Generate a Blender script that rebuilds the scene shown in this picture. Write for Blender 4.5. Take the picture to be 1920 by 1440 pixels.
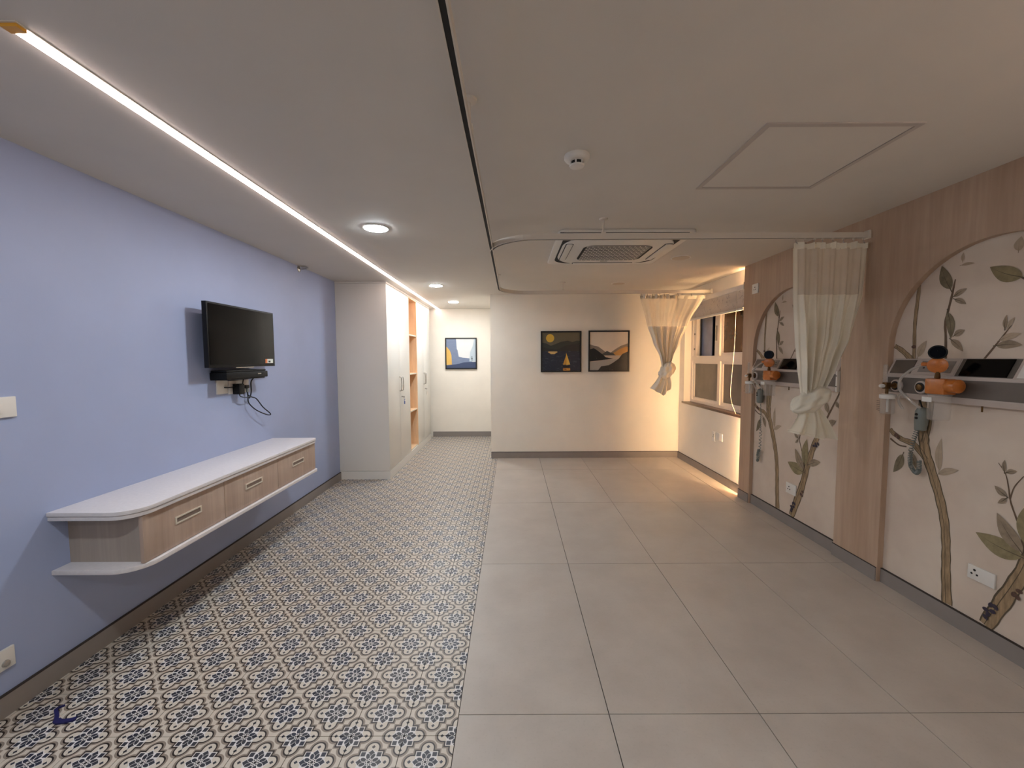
import bpy, bmesh, math, random
from mathutils import Vector, Matrix
random.seed(7)
for o in list(bpy.data.objects):
    bpy.data.objects.remove(o, do_unlink=True)
SC = bpy.context.scene
COL = SC.collection
PI = math.pi

# ------------------------------------------------------------------ camera
XL, XP, ZC, YF, YA = -2.04, 2.2955, 2.311, 5.779, 7.42     # left wall, cladding face, ceiling, far wall, alcove wall
XR, XW = 2.33, 2.36                                        # wall inside the arches, window wall
XSEAM = -0.2208                                            # seam between patterned and plain tiles
F_PX, H_CAM, PITCH, YAW, ROLL = 768.06, 1.4187, 0.0622, -0.001, -0.0049
fw = Vector((math.sin(YAW)*math.cos(PITCH), math.cos(YAW)*math.cos(PITCH), -math.sin(PITCH)))
rt0 = Vector((math.cos(YAW), -math.sin(YAW), 0)); up0 = rt0.cross(fw)
rt = rt0*math.cos(ROLL) + up0*math.sin(ROLL); up = -rt0*math.sin(ROLL) + up0*math.cos(ROLL)
cam_d = bpy.data.cameras.new('camera'); cam = bpy.data.objects.new('camera', cam_d); COL.objects.link(cam)
cam_d.sensor_width = 36; cam_d.sensor_fit = 'HORIZONTAL'; cam_d.lens = F_PX/1920*36; cam_d.clip_start = 0.01
R = Matrix((rt, up, -fw)).transposed().to_4x4()
cam.matrix_world = Matrix.Translation((0, 0, H_CAM)) @ R
SC.camera = cam

# ------------------------------------------------------------------ world and exposure
w = bpy.data.worlds.new('night'); SC.world = w; w.use_nodes = True
w.node_tree.nodes['Background'].inputs[0].default_value = (0.012, 0.014, 0.022, 1)
w.node_tree.nodes['Background'].inputs[1].default_value = 0.5
SC.view_settings.view_transform = 'Standard'; SC.view_settings.look = 'None'
SC.view_settings.exposure = 1.36; SC.view_settings.gamma = 1.0; SC.view_settings.use_curve_mapping = False
# strengths of the room's lamps and the added up-light (used by their builders below)
LED_STRENGTH, LED_COLOR = 7.2, (1.0, 0.82, 0.78)
DOWN_STRENGTH, DOWN_COLOR = 122.0, (0.84, 0.93, 1.0)
COVE_STRENGTH, COVE_COLOR = 108.0, (1.0, 0.65, 0.34)
FILL_UP_STRENGTH, FILL_UP_COLOR = 40.0, (1.0, 0.84, 0.74)

# ------------------------------------------------------------------ node helpers
def lin(c):
    return tuple((x/12.92 if x <= 0.04045 else ((x+0.055)/1.055)**2.4) for x in (v/255 for v in c)) + (1,)
class X:
    nt = None
    def __init__(s, v): s.v = v
def nd(t): return X.nt.nodes.new(t)
def put(sock, v):
    if isinstance(v, X): X.nt.links.new(v.v, sock)
    else: sock.default_value = v
def op(o, a, b=None, c=None):
    n = nd('ShaderNodeMath'); n.operation = o
    put(n.inputs[0], a)
    if b is not None: put(n.inputs[1], b)
    if c is not None: put(n.inputs[2], c)
    return X(n.outputs[0])
X.__add__ = lambda a, b: op('ADD', a, b); X.__radd__ = X.__add__
X.__sub__ = lambda a, b: op('SUBTRACT', a, b); X.__rsub__ = lambda a, b: op('SUBTRACT', b, a)
X.__mul__ = lambda a, b: op('MULTIPLY', a, b); X.__rmul__ = X.__mul__
X.__truediv__ = lambda a, b: op('DIVIDE', a, b)
def vabs(a): return op('ABSOLUTE', a)
def vmax(a, b): return op('MAXIMUM', a, b)
def vmin(a, b): return op('MINIMUM', a, b)
def lt(a, b): return op('LESS_THAN', a, b)
def gt(a, b): return op('GREATER_THAN', a, b)
def hyp(a, b): return op('SQRT', a*a + b*b)
def mix(f, a, b):
    n = nd('ShaderNodeMix'); n.data_type = 'RGBA'
    put(n.inputs['Factor'], f); put(n.inputs[6], a); put(n.inputs[7], b)
    return X(n.outputs[2])
def coords(kind='Object'):
    t = nd('ShaderNodeTexCoord'); s = nd('ShaderNodeSeparateXYZ'); X.nt.links.new(t.outputs[kind], s.inputs[0])
    return X(t.outputs[kind]), X(s.outputs[0]), X(s.outputs[1]), X(s.outputs[2])
def noise(vec, scale, detail=4, rough=0.55, stretch=None):
    if stretch:
        m = nd('ShaderNodeMapping'); m.inputs['Scale'].default_value = stretch
        put(m.inputs['Vector'], vec); vec = X(m.outputs[0])
    n = nd('ShaderNodeTexNoise'); n.inputs['Scale'].default_value = scale; n.inputs['Detail'].default_value = detail
    n.inputs['Roughness'].default_value = rough; put(n.inputs['Vector'], vec)
    return X(n.outputs['Fac'])
def ramp(f, lo, hi):
    n = nd('ShaderNodeMapRange'); put(n.inputs[0], f); n.inputs[1].default_value = lo; n.inputs[2].default_value = hi
    return X(n.outputs[0])
def new_mat(name):
    m = bpy.data.materials.new(name); m.use_nodes = True; X.nt = m.node_tree
    b = X.nt.nodes['Principled BSDF']; return m, b
def bump(b, h, strength, dist=0.002):
    n = nd('ShaderNodeBump'); n.inputs['Strength'].default_value = strength; n.inputs['Distance'].default_value = dist
    put(n.inputs['Height'], h); X.nt.links.new(n.outputs[0], b.inputs['Normal'])
def mat(name, rgb, rough=0.5, metal=0.0, var=0.0, vscale=8, bmp=0.0, bscale=200, stretch=None, spec=0.5, coat=0):
    m, b = new_mat(name)
    c = lin(rgb)
    b.inputs['Roughness'].default_value = rough; b.inputs['Metallic'].default_value = metal
    b.inputs['Specular IOR Level'].default_value = spec
    if coat: b.inputs['Coat Weight'].default_value = coat
    vec = coords('Object')[0]
    f = noise(vec, vscale, stretch=stretch)
    d = tuple(x*(1-var) for x in c[:3]) + (1,); l = tuple(min(1, x*(1+var)) for x in c[:3]) + (1,)
    put(b.inputs['Base Color'], mix(ramp(f, 0.3, 0.7), d, l))
    if bmp: bump(b, noise(vec, bscale, 2), bmp)
    return m
def emit(name, col, s):
    m, b = new_mat(name)
    b.inputs['Base Color'].default_value = (0.8, 0.8, 0.8, 1)
    b.inputs['Emission Color'].default_value = tuple(col) + (1,); b.inputs['Emission Strength'].default_value = s
    return m
def glassy(name, rgb, alpha, rough=0.05):
    m, b = new_mat(name)
    b.inputs['Base Color'].default_value = lin(rgb); b.inputs['Roughness'].default_value = rough
    t = nd('ShaderNodeBsdfTransparent'); t.inputs[0].default_value = (0.95, 0.95, 0.95, 1)
    mx = nd('ShaderNodeMixShader'); mx.inputs[0].default_value = alpha
    X.nt.links.new(t.outputs[0], mx.inputs[1]); X.nt.links.new(b.outputs[0], mx.inputs[2])
    X.nt.links.new(mx.outputs[0], X.nt.nodes['Material Output'].inputs[0])
    return m

# ------------------------------------------------------------------ materials
M = {}
M['ceiling'] = mat('ceiling paint', (214, 207, 197), 0.75, var=0.02, vscale=3, bmp=0.12, bscale=260)
M['blue_wall'] = mat('blue wall paint', (158, 168, 198), 0.55, var=0.03, vscale=2.5, bmp=0.08, bscale=120)
M['white_wall'] = mat('off white wall paint', (234, 225, 211), 0.6, var=0.03, vscale=3, bmp=0.12, bscale=90)
M['grout'] = mat('dark grout', (44, 35, 29), 0.9, var=0.2, vscale=40)
M['skirt'] = mat('grey brown skirting tile', (138, 129, 123), 0.4, var=0.06, vscale=5)
M['hatch_frame'] = mat('pale grey hatch frame', (186, 176, 168), 0.5)
M['joint'] = mat('dark joint', (52, 42, 36), 0.8)
M['slab'] = mat('speckled white marble slab', (220, 213, 212), 0.3, var=0.04, vscale=60)
M['white_lam'] = mat('pale grey white laminate', (224, 219, 210), 0.32, var=0.015, vscale=2, spec=0.45)
M['peach'] = mat('peach wood laminate', (240, 200, 158), 0.45, var=0.10, vscale=5, stretch=(6, 6, 0.8))
M['edge'] = mat('cream edge band', (226, 214, 190), 0.4)
M['white_pl'] = mat('white plastic', (224, 219, 211), 0.35, var=0.01)
M['grey_pl'] = mat('grey green plastic', (120, 124, 118), 0.4)
M['ivory_pl'] = mat('ivory plastic', (208, 196, 178), 0.4)
M['black'] = mat('black plastic', (9, 9, 10), 0.5, spec=0.3)
M['screen'] = mat('black glossy screen', (4, 4, 5), 0.12, spec=0.22)
M['dark'] = mat('dark recess', (24, 21, 19), 0.7)
M['slot'] = mat('slot grey', (92, 84, 76), 0.6)
M['recess'] = mat('taupe handle recess', (124, 106, 94), 0.6)
M['chrome'] = mat('satin chrome', (190, 186, 180), 0.25, metal=0.9)
M['brass'] = mat('dull brass', (110, 82, 50), 0.35, metal=0.8)
M['alu'] = mat('white powder coated rail', (216, 206, 192), 0.4)
M['frame'] = mat('black picture frame', (16, 13, 12), 0.4)
M['upvc'] = mat('white window frame', (226, 214, 202), 0.35)
M['granite'] = mat('dark brown granite sill', (74, 56, 46), 0.3, var=0.3, vscale=60)
M['orange'] = mat('translucent orange plastic', (188, 108, 42), 0.3, var=0.15, vscale=30)
M['amber'] = mat('amber plastic cap', (226, 160, 52), 0.4)
M['sticker'] = mat('white label', (226, 222, 214), 0.6)
M['blue'] = mat('dark blue rubber', (22, 20, 78), 0.5)
M['blue_tag'] = mat('blue key tag', (60, 84, 150), 0.5)
M['trunking'] = mat('grey brown metal fascia', (98, 88, 80), 0.4, var=0.05)
M['trunk_rim'] = mat('pale aluminium rim', (190, 176, 166), 0.4)
M['clear'] = glassy('clear plastic', (225, 215, 205), 0.22)
M['tube'] = glassy('clear tubing', (200, 190, 180), 0.5)
M['led'] = emit('LED strip diffuser', LED_COLOR, LED_STRENGTH)
M['down'] = emit('cool white downlight', DOWN_COLOR, DOWN_STRENGTH)
M['cove'] = emit('warm LED tape', COVE_COLOR, COVE_STRENGTH)
M['off_glass'] = mat('unlit downlight diffuser', (196, 178, 158), 0.4)
M['outside'] = mat('night wall outside', (60, 52, 60), 0.9, var=0.1)
M['curtain_dark'] = mat('black cloth outside', (8, 8, 12), 0.9)

def m_wood(name, a, b_, rough, sx):
    m, b = new_mat(name); vec = coords('Object')[0]
    f1 = noise(vec, 2.2, 6, 0.6, stretch=(sx, sx, 0.35)); f2 = noise(vec, 14, 5, 0.6, stretch=(sx, sx, 0.12))
    c = mix(ramp(f1, 0.3, 0.7), lin(a), lin(b_))
    put(b.inputs['Base Color'], mix(ramp(f2, 0.35, 0.75)*0.35, c, lin(tuple(int(x*0.8) for x in a))))
    b.inputs['Roughness'].default_value = rough
    bump(b, f2, 0.05)
    return m
M['clad'] = m_wood('beige brown oak cladding', (178, 148, 124), (198, 170, 146), 0.55, 2.5)
M['drawer'] = m_wood('ash drawer laminate', (172, 147, 130), (190, 167, 150), 0.5, 4.0)
M['carcass'] = m_wood('ash carcass laminate', (160, 146, 134), (174, 160, 148), 0.5, 4.0)

def m_pattern():
    m, b = new_mat('patterned encaustic tile')
    vec, x, y, z = coords('Object')
    u = vabs(x*5.0); v = vabs(y*5.0)
    cn = gt(u + v, 0.5)*0.5
    qx = vabs(u - cn); qy = vabs(v - cn)
    a = vmax(qx, qy); c = vmin(qx, qy)
    lx = vmax(a - 0.255, 0.0); cap = hyp(lx, c)
    ir = nd('ShaderNodeObjectInfo'); rnd = X(ir.outputs['Random'])
    speck = noise(vec, 60, 3)
    base = mix(speck*0.25, lin((200, 187, 171)), lin((176, 163, 147)))
    col = mix(vmax(lt(cap, 0.163), lt(a, 0.25)), base, lin((136, 122, 108)))
    col = mix(vmax(lt(cap, 0.130), lt(a, 0.226)), col, lin((34, 23, 18)))
    col = mix(vmax(lt(cap, 0.104), lt(a, 0.2)), col, lin((202, 190, 174)))
    star = vmax(lt(a, 0.192), lt(a + c, 0.245))
    col = mix(star, col, lin((214, 208, 204)))
    ink = mix(rnd, lin((33, 37, 53)), lin((52, 51, 53)))
    dia = lt(vabs(a - 0.165) + c, 0.063)
    sq = lt(vmax(vabs(a - 0.143), vabs(c - 0.143)), 0.040)
    small = lt(vabs(a - 0.285) + c, 0.035)
    col = mix(vmax(vmax(dia, sq), small), col, ink)
    cs, sn = math.cos(PI/8), math.sin(PI/8)
    pu = (a*cs + c*sn - 0.112)/0.055; pv = (c*cs - a*sn)/0.032
    e = hyp(pu, pv)
    col = mix(lt(e, 1.22), col, lin((214, 208, 204)))
    col = mix(lt(e, 1.0), col, ink)
    r = hyp(a, c)
    col = mix(lt(r, 0.068), col, lin((210, 204, 198)))
    col = mix(vmax(lt(hyp(a - 0.050, c), 0.012), lt(hyp(a - 0.0354, c - 0.0354), 0.012)), col, lin((40, 34, 36)))
    col = mix(lt(r, 0.026), col, lin((34, 28, 30)))
    put(b.inputs['Base Color'], col)
    b.inputs['Roughness'].default_value = 0.42
    bump(b, speck, 0.05)
    return m
M['pattern'] = m_pattern()

def m_plain():
    m, b = new_mat('greige porcelain tile')
    g = nd('ShaderNodeNewGeometry'); pos = X(g.outputs['Position'])
    ir = nd('ShaderNodeObjectInfo'); rnd = X(ir.outputs['Random'])
    f = noise(pos, 3.5, 5, 0.6); s = noise(pos, 90, 3)
    c = mix(ramp(f, 0.3, 0.7), lin((172, 161, 150)), lin((186, 176, 165)))
    c = mix(ramp(s, 0.55, 0.8)*0.25, c, lin((150, 138, 124)))
    c = mix(rnd*0.12, c, lin((170, 156, 142)))
    put(b.inputs['Base Color'], c); put(b.inputs['Roughness'], ramp(f, 0.0, 1.0)*0.12 + 0.36)
    bump(b, s, 0.04)
    return m
M['plain'] = m_plain()

def m_mural():
    m, b = new_mat('cream mural paper')
    vec, x, y, z = coords('Object')
    f = noise(vec, 2.2, 4); g = noise(vec, 9, 5)
    c = mix(ramp(f, 0.3, 0.7), lin((204, 184, 166)), lin((220, 204, 186)))
    put(b.inputs['Base Color'], mix(ramp(g, 0.55, 0.9)*0.2, c, lin((176, 160, 138))))
    b.inputs['Roughness'].default_value = 0.7
    return m
M['mural'] = m_mural()
M['bark'] = mat('printed bark', (156, 130, 98), 0.7, var=0.35, vscale=22, stretch=(1, 3, 0.6))
M['twig'] = mat('printed twig', (104, 82, 62), 0.7, var=0.2, vscale=30)
M['leaf_d'] = mat('printed dark leaf', (122, 109, 84), 0.7, var=0.28, vscale=30)
M['leaf_m'] = mat('printed grey brown leaf', (148, 130, 108), 0.7, var=0.22, vscale=30)
M['leaf_o'] = mat('printed olive leaf', (142, 128, 94), 0.7, var=0.22, vscale=24)
M['leaf_f'] = mat('printed faint leaf', (178, 158, 134), 0.7, var=0.10, vscale=24)
M['rib'] = mat('printed leaf vein', (92, 78, 58), 0.7)
M['berry'] = mat('printed dark berry', (58, 48, 62), 0.7, var=0.3, vscale=80)
M['berry_b'] = mat('printed brown berry', (92, 66, 54), 0.7, var=0.3, vscale=80)

def m_cloth(name, rgb, see=0.0):
    m, b = new_mat(name); vec, x, y, z = coords('Object')
    f = noise(vec, 300, 2); g = noise(vec, 5, 3)
    c = mix(ramp(g, 0.3, 0.7), lin(rgb), lin(tuple(int(v*0.94) for v in rgb)))
    put(b.inputs['Base Color'], c); b.inputs['Roughness'].default_value = 0.85
    b.inputs['Sheen Weight'].default_value = 0.15
    bump(b, f, 0.15)
    tl = nd('ShaderNodeBsdfTranslucent'); tl.inputs[0].default_value = lin(rgb)
    mx = nd('ShaderNodeMixShader'); mx.inputs[0].default_value = 0.06
    X.nt.links.new(b.outputs[0], mx.inputs[1]); X.nt.links.new(tl.outputs[0], mx.inputs[2])
    out = mx.outputs[0]
    if see:
        tr = nd('ShaderNodeBsdfTransparent')
        m2 = nd('ShaderNodeMixShader'); m2.inputs[0].default_value = see
        X.nt.links.new(out, m2.inputs[1]); X.nt.links.new(tr.outputs[0], m2.inputs[2]); out = m2.outputs[0]
    X.nt.links.new(out, X.nt.nodes['Material Output'].inputs[0])
    return m
M['cloth'] = m_cloth('cream curtain cloth', (242, 232, 212))
M['net'] = m_cloth('curtain net', (236, 222, 200), 0.25)
M['net_far'] = m_cloth('thin curtain net', (236, 222, 200), 0.5)

def m_blind():
    m, b = new_mat('grey sketch print blind fabric'); vec, x, y, z = coords('Object')
    f = noise(vec, 14, 5, 0.65, stretch=(1, 1, 0.6)); g = noise(vec, 40, 3)
    ink = lt(vabs(f - 0.56), 0.010)*gt(g, 0.5)
    put(b.inputs['Base Color'], mix(ink*0.75, lin((206, 194, 182)), lin((112, 106, 102))))
    b.inputs['Roughness'].default_value = 0.8
    return m
M['blind'] = m_blind()
def m_frost(name, rgb, rough):
    m, b = new_mat(name); vec = coords('Object')[0]
    f = noise(vec, 4, 4)
    put(b.inputs['Base Color'], mix(ramp(f, 0.3, 0.7), lin(rgb), lin(tuple(int(v*0.8) for v in rgb))))
    b.inputs['Roughness'].default_value = rough
    return m
M['frost'] = m_frost('frosted grey glass', (104, 98, 94), 0.3)
M['frost_blue'] = m_frost('frosted blue glass', (150, 160, 190), 0.35)
M['reflection_glass'] = m_frost('night glass with painted reflection', (84, 56, 36), 0.2)  # the room's reflection is painted into this pane as brown

# paintings: flat print, u right and v up in 0..1 on the canvas
def m_paint(name, fn, w, axis='x'):
    m, b = new_mat(name); vec, x, y, z = coords('Object')
    u = x/w + 0.5; v = z/w + 0.5
    put(b.inputs['Base Color'], fn(vec, u, v)); b.inputs['Roughness'].default_value = 0.45
    return m
def tri(u, v, ax, ay, bx, by, cx, cy):     # inside a counter-clockwise triangle
    def e(px, py, qx, qy): return (u - px)*(-(qy - py)) + (v - py)*(qx - px)
    return vmin(vmin(gt(e(ax, ay, bx, by), 0.0), gt(e(bx, by, cx, cy), 0.0)), gt(e(cx, cy, ax, ay), 0.0))
def ridge(u, pts):                          # piecewise linear height
    h = None
    n = nd('ShaderNodeFloatCurve'); c = n.mapping.curves[0]
    c.points[0].location = pts[0]; c.points[1].location = pts[-1]
    for p in pts[1:-1]: c.points.new(*p)
    for p in c.points: p.handle_type = 'VECTOR'
    n.mapping.update(); put(n.inputs['Value'], u)
    return X(n.outputs[0])
def paint_boat(vec, u, v):
    n = noise(vec, 12, 4); st = noise(vec, 26, 3, stretch=(0.5, 1, 5))
    c = mix(n, lin((88, 82, 62)), lin((104, 96, 74)))
    c = mix(lt(hyp(u - 0.21, v - 0.855), 0.108), c, lin((216, 172, 62)))
    c = mix(lt(v, ridge(u, [(0, .74), (.1, .72), (.23, .655), (.35, .70), (.5, .76), (.68, .79), (.8, .75), (.92, .79), (1, .78)])), c, lin((48, 50, 44)))
    c = mix(lt(v, ridge(u, [(0, .62), (.4, .55), (.62, .66), (.8, .69), (1, .73)]))*0.8, c, lin((36, 36, 34)))
    c = mix(lt(v, 0.51), c, lin((30, 36, 52)))
    c = mix(lt(v, 0.51)*gt(st, 0.62)*0.55, c, lin((84, 92, 104)))
    gl = lt(vabs(v - 0.47), 0.035)*lt(vabs(u - 0.28) + vabs(v - 0.49)*1.5, 0.13)
    c = mix(gl, c, lin((214, 176, 110)))
    c = mix(tri(u, v, .55, .15, .63, .15, .635, .40), c, lin((208, 150, 52)))
    c = mix(tri(u, v, .64, .14, .745, .155, .635, .47), c, lin((226, 178, 74)))
    c = mix(lt(vabs(v - 0.1), 0.03)*lt(vabs(u - 0.64), 0.105 - vabs(v - 0.12)*0.8), c, lin((16, 14, 16)))
    c = mix(lt(v, 0.062)*lt(vabs(u - 0.65), 0.095)*gt(st, 0.42), c, lin((214, 150, 60)))
    return c
def paint_mountain(vec, u, v):
    n = noise(vec, 9, 5); d = noise(vec, 90, 2)
    c = mix(n, lin((240, 220, 196)), lin((224, 204, 182)))
    c = mix(lt(v, ridge(u, [(0, .68), (.12, .64), (.22, .62), (.33, .54), (.42, .47), (1, .1)])), c, lin((138, 122, 108)))
    c = mix(lt(v, ridge(u, [(0, .2), (.5, .42), (.6, .5), (.7, .57), (.82, .64), (1, .7)])), c, lin((150, 132, 112)))
    c = mix(lt(v, ridge(u, [(0, .2), (.5, .36), (.62, .45), (.8, .56), (.95, .62), (1, .61)])), c, mix(n, lin((214, 160, 92)), lin((196, 140, 72))))
    c = mix(lt(v, ridge(u, [(0, .3), (.35, .44), (.45, .505), (.52, .47), (.62, .44), (1, .1)])), c, lin((76, 76, 72)))
    c = mix(lt(v, 0.385), c, lin((196, 176, 156)))
    c = mix(lt(v, ridge(u, [(0, .55), (.1, .58), (.18, .53), (.3, .44), (.42, .34), (.62, .30), (1, .2)]))*gt(v, ridge(u, [(0, .23), (.3, .26), (.45, .28), (.62, .30), (1, .5)])), c, lin((22, 22, 22)))
    c = mix(lt(v, ridge(u, [(0, .22), (.25, .24), (.35, .27), (.6, .28), (1, .3)])), c, lin((170, 162, 152)))
    c = mix(lt(v, ridge(u, [(0, -.1), (.22, .0), (.3, .10), (.5, .13), (.62, .2), (.76, .3), (.85, .42), (1, .49)])), c, mix(n, lin((34, 32, 32)), lin((52, 50, 48))))
    c = mix(gt(d, 0.74)*lt(v, 0.42), c, lin((196, 188, 178)))
    return c
def paint_abstract(vec, u, v):
    n = noise(vec, 10, 5); s = noise(vec, 20, 3, stretch=(0.6, 1, 4))
    c = mix(s, lin((102, 114, 142)), lin((126, 138, 160)))
    edge = ridge(v, [(0, .9), (.2, .9), (.335, .78), (.36, .55), (.39, .42), (.62, .38), (.65, .355), (1, .335)])
    c = mix(gt(u, edge), c, mix(n, lin((226, 222, 220)), lin((206, 208, 206))))
    e2 = ridge(v, [(0, 1), (.23, .78), (.55, .81), (.75, .9), (1, .95)])
    c = mix(gt(u, e2)*gt(v, 0.23), c, mix(n, lin((168, 182, 192)), lin((190, 200, 206))))
    c = mix(lt(vabs(u - 0.87), 0.02)*lt(vabs(v - 0.33), 0.07)*gt(s, 0.4), c, lin((40, 44, 52)))
    c = mix(lt(u, ridge(v, [(0, 0), (.11, 0), (.12, .185), (.45, .17), (.6, .12), (.71, .03), (.74, 0), (1, 0)])), c, mix(n, lin((222, 186, 92)), lin((214, 160, 84))))
    c = mix(lt(v, ridge(u, [(0, .1), (.3, .13), (.45, .16), (.6, .2), (1, .22)])), c, mix(s, lin((50, 60, 88)), lin((64, 76, 106))))
    return c

# ------------------------------------------------------------------ mesh helpers
class MB:
    def __init__(s): s.v = []; s.f = []; s.mi = []; s.cur = 0
    def add(s, vs, fs):
        k = len(s.v); s.v += [tuple(p) for p in vs]
        for f in fs: s.f.append(tuple(i+k for i in f)); s.mi.append(s.cur)
        return s
    def box(s, x0, x1, y0, y1, z0, z1):
        return s.add([(x0,y0,z0),(x1,y0,z0),(x1,y1,z0),(x0,y1,z0),(x0,y0,z1),(x1,y0,z1),(x1,y1,z1),(x0,y1,z1)],
                     [(0,3,2,1),(4,5,6,7),(0,1,5,4),(1,2,6,5),(2,3,7,6),(3,0,4,7)])
    def prism(s, poly, axis, lo, hi):
        def pt(a, b, c): return {'x': (c, a, b), 'y': (a, c, b), 'z': (a, b, c)}[axis]
        n = len(poly)
        vs = [pt(a, b, lo) for a, b in poly] + [pt(a, b, hi) for a, b in poly]
        return s.add(vs, [tuple(range(n))[::-1], tuple(range(n, 2*n))] + [(i, (i+1) % n, n+(i+1) % n, n+i) for i in range(n)])
    def lathe(s, prof, c, axis='z', n=20, cap=True):
        ax = {'x': Vector((1,0,0)), 'y': Vector((0,1,0)), 'z': Vector((0,0,1))}[axis] if isinstance(axis, str) else Vector(axis).normalized()
        t = Vector((0,0,1)) if abs(ax.z) < 0.9 else Vector((1,0,0))
        e1 = ax.cross(t).normalized(); e2 = ax.cross(e1)
        c = Vector(c); vs = []; fs = []
        for r, h in prof:
            for i in range(n):
                a = 2*PI*i/n; vs.append(c + ax*h + e1*(r*math.cos(a)) + e2*(r*math.sin(a)))
        for j in range(len(prof)-1):
            for i in range(n):
                k = (i+1) % n; fs.append((j*n+i, j*n+k, (j+1)*n+k, (j+1)*n+i))
        if cap:
            fs.append(tuple(range(n))[::-1]); fs.append(tuple(range((len(prof)-1)*n, len(prof)*n)))
        return s.add(vs, fs)
    def cyl(s, c, r, h, axis='z', n=20): return s.lathe([(r, 0), (r, h)], c, axis, n)
    def tube(s, pts, r, n=8, cap=True):
        pts = [Vector(p) for p in pts]; m = len(pts); vs = []; fs = []
        t0 = (pts[1]-pts[0]).normalized(); u = t0.orthogonal().normalized()
        for i, p in enumerate(pts):
            t = (pts[min(i+1, m-1)] - pts[max(i-1, 0)]).normalized()
            u = (u - t*u.dot(t)).normalized(); v = t.cross(u)
            rr = r[i] if isinstance(r, (list, tuple)) else r
            for k in range(n):
                a = 2*PI*k/n; vs.append(p + u*(rr*math.cos(a)) + v*(rr*math.sin(a)))
        for i in range(m-1):
            for k in range(n):
                q = (k+1) % n; fs.append((i*n+k, i*n+q, (i+1)*n+q, (i+1)*n+k))
        if cap: fs += [tuple(range(n))[::-1], tuple(range((m-1)*n, m*n))]
        return s.add(vs, fs)
    def sweep(s, path, prof, z, closed=False):     # horizontal path, profile (sideways, height)
        m = len(path); n = len(prof); vs = []; fs = []
        for i, p in enumerate(path):
            a = Vector(path[max(i-1, 0)]); b = Vector(path[min(i+1, m-1)]); d = (b-a).normalized(); nrm = Vector((d.y, -d.x))
            for w_, h in prof: vs.append((p[0]+nrm.x*w_, p[1]+nrm.y*w_, z+h))
        for i in range(m-1):
            for k in range(n):
                q = (k+1) % n; fs.append((i*n+k, (i+1)*n+k, (i+1)*n+q, i*n+q))
        fs += [tuple(range(n)), tuple(range((m-1)*n, m*n))[::-1]]
        return s.add(vs, fs)
    def grid(s, fn, nu, nv):
        vs = [fn(i/nu, j/nv) for j in range(nv+1) for i in range(nu+1)]
        return s.add(vs, [(j*(nu+1)+i, j*(nu+1)+i+1, (j+1)*(nu+1)+i+1, (j+1)*(nu+1)+i) for j in range(nv) for i in range(nu)])
    def build(s, name, m, parent=None, smooth=False, bevel=0, origin=None, seg=2):
        me = bpy.data.meshes.new(name)
        if origin is None:
            if parent is not None: origin = wloc(parent)
            else:
                xs, ys, zs = zip(*s.v); origin = Vector(((min(xs)+max(xs))/2, (min(ys)+max(ys))/2, min(zs)))
        origin = Vector(origin)
        me.from_pydata([tuple(Vector(p)-origin) for p in s.v], [], s.f)
        ms = m if isinstance(m, (list, tuple)) else [m]
        for k in ms: me.materials.append(M[k] if isinstance(k, str) else k)
        for p, k in zip(me.polygons, s.mi): p.material_index = k
        bm = bmesh.new(); bm.from_mesh(me)
        bmesh.ops.recalc_face_normals(bm, faces=bm.faces)
        if bevel:
            es = [e for e in bm.edges if len(e.link_faces) == 2 and e.calc_face_angle(0) > 0.6]
            bmesh.ops.bevel(bm, geom=es, offset=bevel, segments=seg, affect='EDGES', profile=0.6)
        bm.to_mesh(me); bm.free()
        if smooth or bevel:
            for p in me.polygons: p.use_smooth = True
            try: me.set_sharp_from_angle(angle=math.radians(40))
            except Exception: pass
        o = bpy.data.objects.new(name, me); COL.objects.link(o)
        if parent is not None:
            o.parent = parent; o.location = origin - wloc(parent)
        else: o.location = origin
        return o
LOC = {}
def wloc(o):
    v = Vector(o.location)
    while o.parent: o = o.parent; v += o.location
    return v
def tag(o, label, cat, group=None):
    o['label'] = label; o['category'] = cat
    if group: o['group'] = group
    return o
def thing(name, loc, label, cat, group=None):
    o = bpy.data.objects.new(name, None); COL.objects.link(o); o.location = loc; o.empty_display_size = 0.05
    return tag(o, label, cat, group)
def struct(o, kind='structure'): o['kind'] = kind; return o
def share(src, name, loc, parent=None):
    o = bpy.data.objects.new(name, src.data); COL.objects.link(o)
    if parent is not None: o.parent = parent; o.location = Vector(loc) - wloc(parent)
    else: o.location = loc
    return o
def copy_tree(o, parent=None):
    c = o.copy(); COL.objects.link(c); c.parent = parent
    for ch in list(o.children): copy_tree(ch, c)
    return c
def spline(pts, k=6):
    P_ = [Vector(p) for p in pts]; out = []
    for i in range(len(P_)-1):
        a, b, c, d = P_[max(i-1, 0)], P_[i], P_[i+1], P_[min(i+2, len(P_)-1)]
        for j in range(k):
            t = j/k
            out.append(0.5*((2*b) + (c-a)*t + (2*a-5*b+4*c-d)*t*t + (3*b-a-3*c+d)*t**3))
    out.append(P_[-1]); return out
def rrect(x0, x1, y0, y1, rs, n=6):      # rounded rectangle; rs = radii of corners (x0y0, x1y0, x1y1, x0y1)
    out = []
    for (cx, cy, a0), r in zip(((x0, y0, PI), (x1, y0, 1.5*PI), (x1, y1, 0), (x0, y1, PI/2)), rs):
        sx = 1 if cx == x0 else -1; sy = 1 if cy == y0 else -1
        if r <= 0: out.append((cx, cy)); continue
        for i in range(n+1):
            a = a0 + PI/2*i/n; out.append((cx+sx*r+r*math.cos(a), cy+sy*r+r*math.sin(a)))
    return out

# ================================================================== THE ROOM
Y0 = -1.6
floor = struct(MB().box(XL-0.1, 2.6, Y0, YA+0.1, -0.06, -0.004).build('floor', 'grout', origin=(0, 0, -0.06)))
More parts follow.
